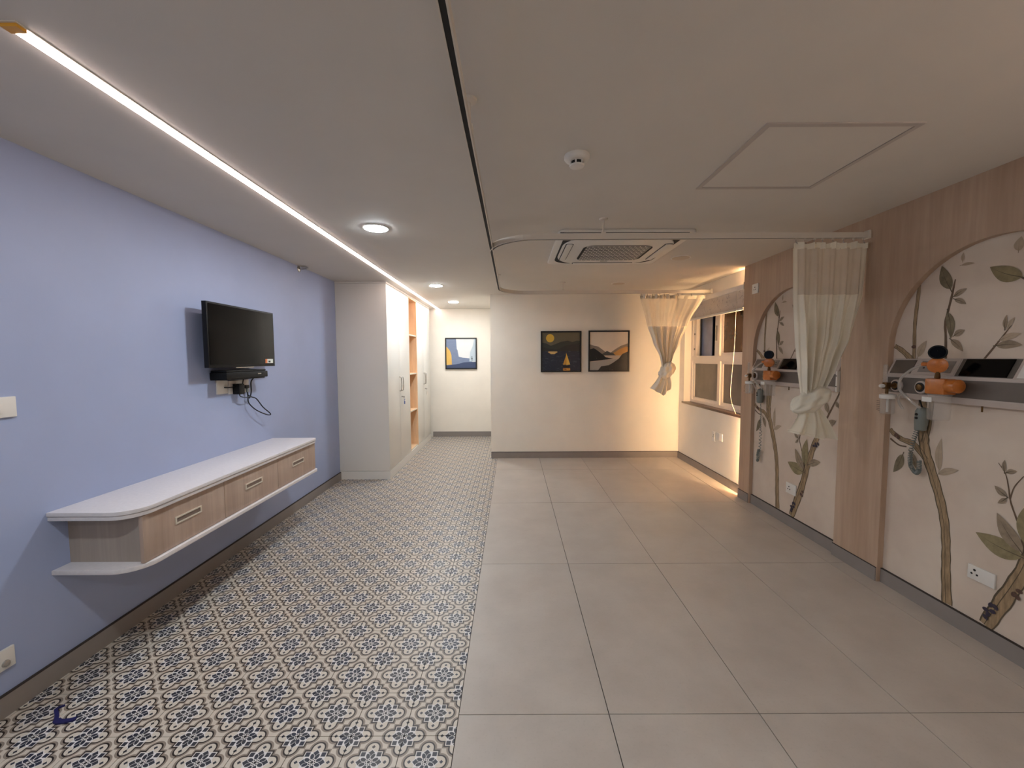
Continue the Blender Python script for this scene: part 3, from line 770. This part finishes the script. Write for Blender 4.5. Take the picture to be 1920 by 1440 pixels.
mb = MB(); mb.grid(lambda u, v: (1.515+0.45*u, YR2+0.016*math.sin(u*40)+0.006*math.sin(u*83), 2.166-0.05*v+0.006*math.sin(u*21)*(1-v)), 90, 3)
mb.grid(lambda u, v: (1.96+0.325*u, YR2-0.004+0.003*math.sin(u*9), 2.158-0.042*v-0.006*math.sin(u*PI)), 30, 3); mb.build('header_tape', 'cloth', t, smooth=True)
for x in (1.53, 1.60, 1.66, 1.71, 1.75, 1.80, 1.86, 1.965, 2.12, 2.27):
    h = MB().tube([(x, YR2, RZ-0.006), (x, YR2, 2.155), (x+0.004, YR2-0.010, 2.142), (x, YR2-0.008, 2.156)], 0.0025, 6).build('hook', 'chrome', t, smooth=True)
    MB().box(x-0.007, x+0.007, YR2-0.004, YR2+0.004, RZ-0.008, RZ+0.001).build('glider', 'alu', h)
mb = MB(); knot(mb, (1.845, YR2-0.01, 1.265), (0.62, 0, 0.78), 0.115, 0.085, 0.072, 2.6, 2.1); mb.build('knot', 'cloth', t, smooth=True)
mb = MB(); tail(mb, (1.765, 1.845, YR2-0.02, 1.24), (1.650, 1.815, YR2-0.02, 1.055, 0.965), 0.03, 2.2, 0.5, -0.03); mb.build('tail', 'cloth', t, smooth=True)
mb = MB(); tail(mb, (1.79, 1.86, YR2-0.01, 1.24), (1.80, 1.895, YR2-0.02, 0.965, 1.06), 0.025, 1.6, 1.3, -0.04); mb.build('tail', 'cloth', t, smooth=True)

# ------------------------------------------------------------------ roman blind over the window
t = thing('roman_blind', (2.305, 4.9, 1.90), 'raised pale grey printed blind stacked at the top of the window', 'blind')
MB().box(2.304, 2.356, 4.125, 5.70, 2.100, 2.150).build('headrail', 'white_pl', t, bevel=0.004)
mb = MB(); mb.grid(lambda u, v: (2.318+0.006*math.sin(v*9), 4.13+1.56*u, 2.10-0.20*v), 20, 12); fab = mb.build('fabric', 'blind', t, smooth=True)
MB().box(2.340, 2.352, 4.135, 5.69, 1.925, 2.095).build('back_fold', 'blind', t)
MB().box(2.306, 2.324, 4.128, 5.692, 1.893, 1.917).build('bottom_bar', 'white_pl', t, bevel=0.003)
MB().box(2.302, 2.357, 4.106, 4.126, 2.095, 2.165).build('side_bracket', 'grey_pl', t, bevel=0.003)
MB().tube(spline([(2.298, 4.235, 2.10), (2.300, 4.245, 1.9), (2.300, 4.26, 1.5), (2.302, 4.30, 1.2), (2.302, 4.31, 1.02), (2.305, 4.26, 0.90), (2.308, 4.205, 0.835)]), 0.0016, 6).build('cord', 'ivory_pl', t, smooth=True)

# ------------------------------------------------------------------ wall plates and sockets
def holes3(o, make, c, k=1.0):
    for du, dv, r_ in ((0, 0.010, 0.0042), (-0.009, -0.006, 0.0034), (0.009, -0.006, 0.0034)): make(o, c[0]+du*k, c[1]+dv*k, r_*k)
def plate_x(name, xw, y0, y1, z0, z1, side, label, cat, holes=(), rockers=(), th=0.010):
    """a plate on a wall of constant x; side +1 sticks out towards +x"""
    t = thing(name, (xw, (y0+y1)/2, z0), label, cat)
    xs = sorted((xw, xw+side*th)); face = xw+side*th
    MB().box(xs[0], xs[1], y0, y1, z0, z1).build('plate', 'white_pl', t, bevel=0.003)
    for (a, b) in rockers:
        zz = (z0+0.018, z1-0.018); q = sorted((face, face+side*0.003))
        MB().box(q[0], q[1], a, b, *zz).build('rocker', 'white_pl', t, bevel=0.001)
    for (yc, zc) in holes:
        for du, dv, r_ in ((0, 0.013, 0.006), (-0.012, -0.008, 0.005), (0.012, -0.008, 0.005)):
            MB().cyl((face-side*0.0005, yc+du, zc+dv), r_, 0.0015*side, 'x', 10).build('socket_hole', 'dark', t)
    return t
plate_x('light_switch', XL, 1.515, 1.667, 1.192, 1.275, 1, 'white switch plate on the blue wall at the left edge of the photo', 'switch', rockers=((1.53, 1.575), (1.585, 1.62)))
tt = plate_x('wall_socket', XL, 1.45, 1.596, 0.187, 0.270, 1, 'low white socket plate with a shiny inset near the blue wall skirting', 'socket', holes=((1.495, 0.228),))
MB().lathe([(0.014, 0.0), (0.012, 0.006), (0.004, 0.008)], (XL+0.010, 1.563, 0.212), 'x', 16).build('chrome_socket', 'chrome', tt, smooth=True)
plate_x('cable_plate', XL, 2.808, 2.915, 1.180, 1.277, 1, 'blank white cable plate below the left end of the black box', 'wall plate')
plate_x('wall_socket', XL, 2.924, 3.148, 1.172, 1.268, 1, 'white double socket plate with two plugs under the television', 'socket', holes=((2.985, 1.22), (3.085, 1.22)))
plate_x('wall_socket', XR, 1.914, 2.032, 0.294, 0.366, -1, 'white socket plate low inside the near arch beside the painted trunk', 'socket', holes=((2.00, 0.332),))
plate_x('wall_socket', XR, 3.305, 3.424, 0.275, 0.364, -1, 'white socket plate low inside the far arch behind the knotted curtain', 'socket', holes=((3.385, 0.32),))
plate_x('data_plate', XP, 3.858, 3.950, 2.018, 2.108, -1, 'small white plate high on the cladding beside the window', 'wall plate', holes=((3.905, 2.063),))
plate_x('wall_socket', XW, 4.715, 4.80, 0.44, 0.555, -1, 'left white socket of the pair below the window', 'socket', holes=((4.757, 0.50),), th=0.005)
plate_x('wall_plate', XW, 4.56, 4.70, 0.47, 0.555, -1, 'right white blank plate of the pair below the window', 'wall plate', th=0.005)

# ------------------------------------------------------------------ small sprinkler on the blue wall under the ceiling
t = thing('wall_sprinkler', (XL, 3.98, 2.27), 'small metal wall fixture where the blue wall meets the ceiling', 'sprinkler')
MB().lathe([(0.03, 0), (0.028, 0.006), (0.014, 0.012)], (XL, 3.98, 2.283), 'x', 18).build('rosette', 'chrome', t, smooth=True)
MB().tube([(XL+0.01, 3.98, 2.283), (XL+0.04, 3.98, 2.283), (XL+0.075, 3.985, 2.286)], 0.006, 8).build('nozzle', 'chrome', t, smooth=True)
MB().box(XL+0.03, XL+0.085, 3.965, 4.0, 2.295, 2.300).build('deflector', 'chrome', t)

# ------------------------------------------------------------------ floating console with drawers
CX1, CY0, CY1 = -1.662, 1.748, 3.445
t = thing('floating_drawer_console', (-1.85, 2.6, 0.47), 'white topped floating console with three ash drawers on the blue wall', 'console')
def slab(x1, y0, y1, rn, rf, z0, z1): return MB().prism(rrect(XL, x1, y0, y1, (0, rn, rf, 0)), 'z', z0, z1)
slab(CX1, CY0, CY1, 0.11, 0.03, 0.737, 0.755).build('top_slab', 'slab', t, bevel=0.002)
slab(CX1-0.004, CY0+0.004, CY1-0.003, 0.108, 0.03, 0.7165, 0.735).build('sub_top', 'slab', t, bevel=0.002)
MB().prism(rrect(XL, CX1-0.01, CY0+0.01, CY1-0.008, (0, 0.1, 0.03, 0)), 'z', 0.734, 0.738).build('shadow_groove', 'slot', t)
slab(CX1+0.0, CY0+0.004, CY1+0.006, 0.125, 0.03, 0.472, 0.492).build('lower_shelf', 'slab', t, bevel=0.002)
MB().box(XL, CX1-0.035, 1.832, 3.435, 0.4915, 0.717).build('carcass', 'carcass', t)
dz = ((1.812, 2.338), (2.342, 2.882), (2.886, 3.436))
for a, b in dz:
    d = MB().box(CX1-0.036, CX1-0.018, a, b, 0.4945, 0.7125).build('drawer', 'drawer', t, bevel=0.0015)
    yc = (a+b)/2; xf = CX1-0.018
    h = MB()
    for q in ((yc-0.085, yc+0.085, 0.602, 0.609), (yc-0.085, yc+0.085, 0.631, 0.638), (yc-0.085, yc-0.078, 0.609, 0.631), (yc+0.078, yc+0.085, 0.609, 0.631)): h.box(xf-0.001, xf+0.004, *q)
    h.build('handle', 'ivory_pl', d)
    MB().box(xf-0.001, xf+0.0008, yc-0.078, yc+0.078, 0.609, 0.631).build('handle_recess', 'recess', d)
# ------------------------------------------------------------------ television
TX = XL+0.115
t = thing('television', (TX, 2.97, 1.36), 'black flat television mounted on the blue wall above the console', 'television')
MB().box(TX-0.03, TX, 2.600, 3.325, 1.368, 1.792).build('bezel', 'black', t, bevel=0.003)
MB().box(TX-0.055, TX-0.03, 2.68, 3.25, 1.42, 1.70).build('back_cover', 'black', t, bevel=0.01)
MB().box(TX-0.001, TX+0.0015, 2.612, 3.313, 1.388, 1.780).build('screen', 'screen', t)
MB().box(XL, TX-0.055, 2.86, 3.06, 1.48, 1.66).build('wall_mount', 'black', t)
MB().box(TX-0.012, TX-0.004, 2.86, 3.06, 1.362, 1.368).build('chin', 'chrome', t)
def m_sticker():
    m, b = new_mat('energy sticker'); vec, x, y, z = coords('Object')
    c = mix(lt(y, -0.03), lin((214, 216, 208)), lin((206, 120, 70)))
    c = mix(gt(y, 0.044), c, lin((30, 34, 34)))
    c = mix(lt(vabs(y + 0.002), 0.014)*lt(vabs(z + 0.004), 0.007), c, lin((40, 46, 40)))
    put(b.inputs['Base Color'], c); b.inputs['Roughness'].default_value = 0.5
    return m
st = MB().box(TX+0.0015, TX+0.0022, 3.195, 3.305, 1.392, 1.424).build('sticker', m_sticker(), t, origin=(TX+0.0015, 3.25, 1.408))
st['label'] = 'small white and orange energy sticker'
# set-top box on a little shelf
t = thing('set_top_box', (-1.95, 2.98, 1.285), 'black set-top box on a bracket just below the television', 'set-top box')
MB().box(XL+0.01, XL+0.125, 2.742, 3.205, 1.288, 1.333).build('body', 'black', t, bevel=0.004)
MB().box(XL+0.012, XL+0.120, 2.75, 3.19, 1.334, 1.347).build('lid', 'black', t, bevel=0.004)
MB().box(XL+0.125, XL+0.1262, 3.08, 3.12, 1.312, 1.319).build('indicator', 'chrome', t)
MB().box(XL, XL+0.115, 2.76, 3.18, 1.280, 1.288).build('bracket', 'black', t)
# plugs and cables
t = thing('power_adapter', (XL+0.03, 2.99, 1.165), 'black power adapter plugged into the double socket under the television', 'plug')
MB().box(XL+0.012, XL+0.062, 2.958, 3.020, 1.168, 1.243).build('body', 'black', t, bevel=0.006)
MB().tube(spline([(XL+0.04, 2.99, 1.168), (XL+0.045, 2.992, 1.152), (XL+0.05, 3.03, 1.140), (XL+0.05, 3.10, 1.137)]), 0.0035, 6).build('cable', 'black', t, smooth=True)
t = thing('power_plug', (XL+0.02, 3.085, 1.19), 'small black angled plug in the right half of the double socket', 'plug')
MB().box(XL+0.011, XL+0.040, 3.060, 3.110, 1.205, 1.228).build('body', 'black', t, bevel=0.004)
MB().box(XL+0.018, XL+0.034, 3.092, 3.108, 1.175, 1.205).build('strain_relief', 'grey_pl', t, bevel=0.003)
def cable(name, pts, r_, label, m='black'):
    return tag(MB().tube(spline(pts), r_, 7).build(name, m, smooth=True), label, 'cable')
cable('power_cable', [(XL+0.026, 3.10, 1.176), (XL+0.03, 3.10, 1.14), (XL+0.035, 3.10, 1.09), (XL+0.05, 3.16, 1.03), (XL+0.065, 3.25, 0.985), (XL+0.07, 3.30, 0.972), (XL+0.07, 3.305, 0.985), (XL+0.06, 3.23, 1.045), (XL+0.05, 3.17, 1.115), (XL+0.045, 3.12, 1.135), (XL+0.04, 3.09, 1.15)], 0.0042, 'looped black cable dangling below the television sockets')
cable('box_cable', [(XL+0.06, 3.14, 1.285), (XL+0.03, 3.145, 1.25), (XL+0.028, 3.145, 1.18), (XL+0.03, 3.13, 1.142), (XL+0.04, 3.10, 1.128)], 0.0045, 'black cable dropping straight from the right of the set-top box')
cable('aerial_cable', [(XL+0.05, 3.03, 1.287), (XL+0.045, 3.03, 1.265), (XL+0.06, 3.0, 1.246)], 0.0035, 'short black cable between the set-top box and the adapter')
cable('signal_cable', [(XL+0.011, 2.875, 1.225), (XL+0.02, 2.90, 1.222), (XL+0.03, 2.95, 1.224)], 0.0035, 'thin black cable leaving the blank white cable plate')
# ------------------------------------------------------------------ blue strap on the patterned floor
pts = spline([(-1.848, 1.600, 0.004), (-1.862, 1.580, 0.004), (-1.828, 1.552, 0.004), (-1.812, 1.535, 0.004), (-1.790, 1.523, 0.004), (-1.760, 1.526, 0.004), (-1.735, 1.538, 0.004)], 8)
wd = [0.004+0.004*math.sin(PI*min(1, i/len(pts)*1.1))+(0.006 if i > len(pts)*0.55 else 0) for i in range(len(pts))]
mb = MB(); L_, R_ = [], []
for i, p in enumerate(pts):
    d = (pts[min(i+1, len(pts)-1)]-pts[max(i-1, 0)]).normalized(); nn = Vector((-d.y, d.x, 0))*wd[i]/1.2
    L_.append(p+nn); R_.append(p-nn)
k = len(pts)
vs = [(*q[:2], 0.0) for q in L_]+[(*q[:2], 0.0) for q in R_]+[(*q[:2], 0.006) for q in L_]+[(*q[:2], 0.006) for q in R_]
fs = []
for i in range(k-1): fs += [(i, i+1, k+i+1, k+i), (2*k+i, 3*k+i, 3*k+i+1, 2*k+i+1), (i, 2*k+i, 2*k+i+1, i+1), (k+i, k+i+1, 3*k+i+1, 3*k+i)]
tag(mb.add(vs, fs).build('rubber_strap', 'blue', smooth=False), 'dark blue rubber strap lying curled on the patterned tiles', 'strap')

# ------------------------------------------------------------------ wardrobe
WF, WY_0, WY_1 = -1.45, 4.766, 7.22
t = thing('wardrobe', (-1.74, 6.0, 0.0), 'tall pale grey wardrobe with open peach shelf column, reaching the ceiling', 'wardrobe')
MB().box(XL+0.001, WF+0.001, WY_0, WY_0+0.018, 0.10, ZC-0.022).build('side_panel', 'white_lam', t, bevel=0.001)
MB().box(XL+0.001, WF, WY_1-0.018, WY_1, 0.0, ZC-0.022).build('side_panel', 'white_lam', t)
MB().box(XL+0.001, WF+0.003, WY_0-0.001, WY_1, ZC-0.020, ZC-0.001).build('cornice', 'white_lam', t)
MB().box(XL+0.001, WF+0.003, WY_0-0.003, WY_1, 0.0, 0.097).build('plinth', 'white_lam', t)
MB().box(XL+0.001, XL+0.012, WY_0+0.02, WY_1-0.02, 0.1, ZC-0.022).build('back_panel', 'white_lam', t)
NY0, NY1 = 5.795, 6.235
for y in (NY0-0.016, NY1): MB().box(XL+0.012, WF, y, y+0.016, 0.10, ZC-0.022).build('divider', ['peach'], t)
MB().box(XL+0.012, XL+0.02, NY0, NY1, 0.10, ZC-0.022).build('niche_back', 'peach', t)
for z in (0.10, 0.655, 1.195, 1.755):
    s_ = MB().box(XL+0.02, WF-0.012, NY0, NY1, z-0.002*(z > 0.2), z+0.016).build('shelf', 'peach', t)
    MB().box(WF-0.012, WF-0.009, NY0, NY1, z-0.002*(z > 0.2), z+0.016).build('edge_band', 'edge', s_)
MB().box(XL+0.02, WF, NY0, NY1, 2.275, 2.289).build('niche_top', 'peach', t)
doors = ((4.788, 5.284, 1), (5.288, 5.777, -1), (6.253, 6.708, 1), (6.712, 7.200, -1))
for a, b, sd in doors:
    d = MB().box(WF-0.018, WF, a, b, 0.103, 2.286).build('door', 'white_lam', t, bevel=0.0015)
    hy = b-0.035 if sd == 1 else a+0.045
    MB().tube(spline([(WF, hy, 1.19), (WF+0.024, hy, 1.18), (WF+0.030, hy, 1.10), (WF+0.024, hy, 1.02), (WF, hy, 1.01)], 5), 0.006, 8).build('handle', 'chrome', d, smooth=True)
    if sd == -1: MB().lathe([(0.011, 0), (0.011, 0.006), (0.007, 0.008)], (WF, a+0.055, 0.93), 'x', 14).build('lock', 'chrome', d, smooth=True)
for y, lab, tagc in ((5.343, 'key with blue tag hanging in the wardrobe door nearest the camera', 'blue_tag'), (6.767, 'plain key hanging in the far wardrobe door', 'chrome')):
    t = thing('wardrobe_key', (WF+0.02, y, 0.80), lab, 'key')
    MB().box(WF+0.007, WF+0.026, y-0.002, y+0.002, 0.922, 0.936).build('blade', 'chrome', t)
    MB().lathe([(0.010, -0.0015), (0.010, 0.0015)], (WF+0.03, y, 0.925), 'y', 14).build('bow', 'chrome', t)
    MB().tube([(WF+0.031, y+0.012*math.sin(q), 0.906+0.014*math.cos(q)) for q in [2*PI*k_/12 for k_ in range(13)]], 0.0013, 5).build('ring', 'chrome', t)
    if tagc == 'blue_tag':
        MB().box(WF+0.028, WF+0.034, y+0.002, y+0.042, 0.828, 0.892).build('tag', tagc, t, bevel=0.002)
        MB().box(WF+0.0335, WF+0.035, y+0.006, y+0.036, 0.868, 0.886).build('tag_label', 'sticker', t)
    else: MB().box(WF+0.029, WF+0.033, y-0.008, y+0.008, 0.83, 0.893).build('tag', 'chrome', t, bevel=0.001)

# ------------------------------------------------------------------ framed pictures
def picture(x0, x1, z0, z1, yw, fn, label, roll=0.0):
    t = thing('framed_picture', ((x0+x1)/2, yw, z0), label, 'picture', None)
    b = 0.02; mb = MB()
    for q in ((x0, x1, z0, z0+b), (x0, x1, z1-b, z1), (x0, x0+b, z0+b, z1-b), (x1-b, x1, z0+b, z1-b)): mb.box(q[0], q[1], yw-0.028, yw, q[2], q[3])
    mb.build('frame', 'frame', t)
    cx, cz = (x0+x1)/2, (z0+z1)/2
    MB().box(x0+b, x1-b, yw-0.018, yw-0.006, z0+b, z1-b).build('print', m_paint(label[:20], fn, x1-x0-2*b), t, origin=(cx, yw-0.012, cz))
    return t
picture(0.40, 0.968, 1.225, 1.798, YF, paint_boat, 'framed print of a yellow sailboat under a yellow sun on dark water')
picture(1.069, 1.641, 1.228, 1.803, YF, paint_mountain, 'framed print of layered mountains with orange and black slopes')
picture(-1.207, -0.639, 1.230, 1.795, YA, paint_abstract, 'framed blue, white and yellow abstract print in the alcove')

# ------------------------------------------------------------------ bed head units inside the arches, with the medical fittings on them
UX = 2.283
def bed_head(yfar, which):
    y0, y1 = yfar-1.045, yfar-0.012
    near = which == 'near'
    where = 'inside the near arch at the right edge' if near else 'inside the far arch behind the knotted curtain'
    t = thing('bed_head_unit', (2.31, (y0+y1)/2, 1.175), 'long grey and white medical services trunking '+where, 'bed head unit')
    def S(s_): return yfar-s_
    MB().prism([(XR, 1.175), (UX+0.006, 1.175), (UX, 1.20), (UX, 1.312), (XR, 1.408)], 'y', y0, y1).build('body', 'trunk_rim', t)
    MB().box(UX-0.003, UX, y0+0.012, y1-0.012, 1.208, 1.297).build('front_fascia', 'trunking', t)
    sl = Vector((XR-UX, 0, 1.408-1.312)).normalized(); nr = Vector((-sl.z, 0, sl.x))
    def slope_plate(s0, s1, a, b, th, m, name, parent=t, lift=0.0):
        p0 = Vector((UX, 0, 1.312))+sl*a+nr*lift; p1 = Vector((UX, 0, 1.312))+sl*b+nr*lift
        q = [p0, p1, p1+nr*th, p0+nr*th]
        return MB().add([(v.x, S(s0), v.z) for v in q]+[(v.x, S(s1), v.z) for v in q], [(0,1,2,3), (7,6,5,4), (0,4,5,1), (1,5,6,2), (2,6,7,3), (3,7,4,0)]).build(name, m, parent)
    slope_plate(0.028, 0.155, 0.010, 0.095, 0.003, 'trunking', 'blank_plate')
    p_ = slope_plate(0.175, 0.385, 0.006, 0.100, 0.003, 'trunk_rim', 'socket_plate')
    slope_plate(0.192, 0.368, 0.020, 0.088, 0.0012, 'skirt', 'socket_field', p_, 0.003)
    for k in (0.23, 0.33):
        for du, a in ((0, 0.064), (-0.012, 0.046), (0.012, 0.046)):
            slope_plate(k+du-0.005, k+du+0.005, a-0.004, a+0.004, 0.0006, 'dark', 'socket_hole', p_, 0.0043)
    slope_plate(0.393, 0.640, 0.004, 0.102, 0.002, 'slot', 'monitor_tray')
    mo = slope_plate(0.415, 0.618, 0.006, 0.100, 0.005, 'screen', 'black_panel', t, 0.002)
    slope_plate(0.510, 0.530, 0.088, 0.094, 0.0006, 'sticker', 'panel_label', mo, 0.005)
    p2 = slope_plate(0.655, 0.86, 0.006, 0.100, 0.003, 'white_pl', 'socket_plate')
    for k in (0.69, 0.76, 0.83):
        for du, a in ((0, 0.064), (-0.012, 0.046), (0.012, 0.046)):
            slope_plate(k+du-0.005, k+du+0.005, a-0.004, a+0.004, 0.0006, 'dark', 'socket_hole', p2, 0.003)
    MB().box(UX-0.006, XR, y0-0.004, y0+0.008, 1.172, 1.318).build('end_cap', 'white_pl', t)
    for zc in (1.21, 1.285): MB().cyl((UX-0.006, y0+0.002, zc), 0.004, -0.002, 'x', 8).build('screw', 'dark', t)
    for k in (0.088, 0.236):
        o = MB().lathe([(0.036, 0), (0.036, 0.010), (0.028, 0.014)], (UX-0.003, S(k), 1.248), (-1, 0, 0), 24).build('gas_outlet', 'trunk_rim', t, smooth=True)
        MB().lathe([(0.026, 0.012), (0.026, 0.016), (0.018, 0.018)], (UX-0.003, S(k), 1.248), (-1, 0, 0), 20).build('outlet_socket', 'dark', o, smooth=True)
        MB().lathe([(0.019, 0.016), (0.016, 0.022), (0.008, 0.024)], (UX-0.003, S(k), 1.248), (-1, 0, 0), 16).build('outlet_centre', 'brass', o, smooth=True)
    MB().cyl((2.31, S(0.505), 1.172), 0.004, -0.028, 'z', 6).build('pin', 'brass', t)
    # oxygen flowmeter with humidifier bottle
    fx = 2.215
    t2 = thing('oxygen_flowmeter', (fx, S(0.085), 1.08), 'clear oxygen flowmeter and bottle '+where, 'flowmeter')
    MB().lathe([(0.010, 0), (0.013, 0.010), (0.010, 0.02), (0.012, 0.028)], (2.255, S(0.088), 1.248), (-1, 0, 0), 14).build('probe', 'brass', t2, smooth=True)
    MB().box(fx-0.012, fx+0.016, S(0.100), S(0.072), 1.228, 1.268).build('valve_body', 'brass', t2, bevel=0.004)
    MB().lathe([(0.010, 0), (0.012, 0.018), (0.008, 0.024)], (fx-0.012, S(0.084), 1.246), (-1, 0, 0), 12).build('valve_knob', 'white_pl', t2, smooth=True)
    MB().lathe([(0.011, 0), (0.011, 0.10), (0.007, 0.106)], (fx, S(0.078), 1.266), 'z', 14).build('flow_tube', 'clear', t2, smooth=True)
    MB().cyl((fx, S(0.092), 1.192), 0.008, 0.04, 'z', 10).build('neck', 'brass', t2)
    MB().lathe([(0.037, 0), (0.039, 0.004), (0.039, 0.022), (0.028, 0.028)], (fx, S(0.10), 1.172), 'z', 24).build('bottle_cap', 'white_pl', t2, smooth=True)
    bo = MB().lathe([(0.030, 0), (0.034, 0.004), (0.034, 0.09)], (fx, S(0.10), 1.082), 'z', 24).build('bottle', 'clear', t2, smooth=True)
    MB().cyl((fx, S(0.10), 1.092), 0.006, 0.08, 'z', 10).build('dip_tube', 'white_pl', bo)
    mk = MB()
    for i in range(6): mk.box(fx-0.0355, fx-0.0345, S(0.088), S(0.068), 1.10+0.011*i, 1.102+0.011*i)
    mk.build('scale_marks', 'dark', bo)
    # suction regulator with orange body and collection jar
    t3 = thing('suction_regulator', (2.22, S(0.40), 1.085), 'orange suction regulator with clear jar '+where, 'regulator')
    vx = Vector((-0.75, -0.66, 0))
    go = MB().lathe([(0.034, 0), (0.037, 0.006), (0.037, 0.026), (0.034, 0.030)], (2.235, S(0.352), 1.440), vx, 28).build('gauge', 'black', t3, smooth=True)
    MB().lathe([(0.030, 0.0302), (0.030, 0.0312)], (2.235, S(0.352), 1.440), vx, 24).build('gauge_face', 'screen', go)
    MB().box(2.211, 2.213, S(0.372), S(0.352), 1.444, 1.448).build('needle', 'white_pl', go)
    MB().lathe([(0.030, 0), (0.040, 0.006), (0.040, 0.030), (0.022, 0.036)], (2.240, S(0.350), 1.372), vx, 28).build('orange_dial', 'orange', t3, smooth=True)
    MB().lathe([(0.009, 0), (0.011, 0.02), (0.009, 0.03)], (2.215, S(0.330), 1.378), (-0.5, 0.85, 0), 12).build('port', 'orange', t3, smooth=True)
    MB().lathe([(0.010, 0), (0.013, 0.006), (0.010, 0.03), (0.012, 0.036)], (2.225, S(0.366), 1.302), 'z', 12).build('stem', 'brass', t3, smooth=True)
    MB().tube([(2.225, S(0.372), 1.332), (2.225, S(0.36), 1.39), (2.225, S(0.358), 1.42)], 0.006, 8).build('pipe', 'brass', t3, smooth=True)
    MB().box(2.195, 2.262, S(0.430), S(0.330), 1.222, 1.303).build('orange_head', 'orange', t3, bevel=0.008)
    MB().lathe([(0.030, 0), (0.034, 0.006), (0.034, 0.05), (0.022, 0.058)], (2.222, S(0.425), 1.268), (0, -1, 0), 22).build('overflow_valve', 'orange', t3, smooth=True)
    ja = MB().lathe([(0.040, 0), (0.044, 0.005), (0.046, 0.135)], (2.222, S(0.385), 1.088), 'z', 26).build('jar', 'clear', t3, smooth=True)
    MB().box(2.170, 2.173, S(0.395), S(0.345), 1.182, 1.207).build('label', 'sticker', ja)
    MB().tube(spline([(2.21, S(0.305), 1.376), (2.195, S(0.26), 1.35), (2.18, S(0.215), 1.30), (2.18, S(0.205), 1.24), (2.19, S(0.235), 1.20), (2.20, S(0.27), 1.165), (2.21, S(0.30), 1.14)]), 0.007, 8).build('suction_hose', 'tube', t3, smooth=True)
    MB().tube(spline([(2.19, S(0.235), 1.21), (2.20, S(0.19), 1.20), (2.22, S(0.165), 1.16), (2.24, S(0.17), 1.12)]), 0.006, 8).build('suction_hose', 'tube', t3, smooth=True)
    # nurse call handset on a coiled lead
    hs, hz = (0.225, 1.075) if near else (0.135, 1.068)
    t4 = thing('nurse_call_handset', (2.30, S(hs), hz-0.08), 'grey call handset on curly lead '+where, 'handset')
    MB().lathe([(0.012, -0.075), (0.026, -0.068), (0.030, -0.02), (0.030, 0.035), (0.022, 0.055), (0.008, 0.06)], (2.296, S(hs), hz), (0, -0.06, 1), 20).build('body', 'grey_pl', t4, smooth=True)
    for k in (0.02, 0.0): MB().lathe([(0.008, 0), (0.007, 0.004)], (2.267, S(hs), hz+k), (-1, 0, 0), 12).build('button', 'dark', t4)
    MB().tube([(2.296, S(hs), hz+0.058), (2.30, S(hs-0.02), 1.1715)], 0.004, 6).build('hanging_loop', 'dark', t4)
    if near: ax = spline([(2.30, S(0.205), 1.02), (2.30, S(0.185), 0.95), (2.30, S(0.168), 0.85), (2.30, S(0.175), 0.79), (2.30, S(0.205), 0.757), (2.30, S(0.222), 0.775), (2.30, S(0.222), 0.83)], 40)
    else: ax = spline([(2.30, S(0.140), 0.99), (2.30, S(0.150), 0.87), (2.30, S(0.153), 0.75), (2.30, S(0.145), 0.55), (2.30, S(0.12), 0.45), (2.30, S(0.115), 0.50), (2.30, S(0.135), 0.56)], 40)
    hx = []
    for i, p in enumerate(ax):
        a = i*1.05; rr = 0.010 if i > len(ax)*(0.05 if near else 0.33) else 0.003
        d = (ax[min(i+1, len(ax)-1)]-ax[max(i-1, 0)]).normalized(); e1 = Vector((1, 0, 0)); e2 = d.cross(e1)
        hx.append(p+e1*rr*math.cos(a)+e2*rr*math.sin(a))
    MB().tube(hx, 0.0028, 5).build('coiled_lead', 'grey_pl', t4, smooth=True)
bed_head(2.51, 'near'); bed_head(3.92, 'far')
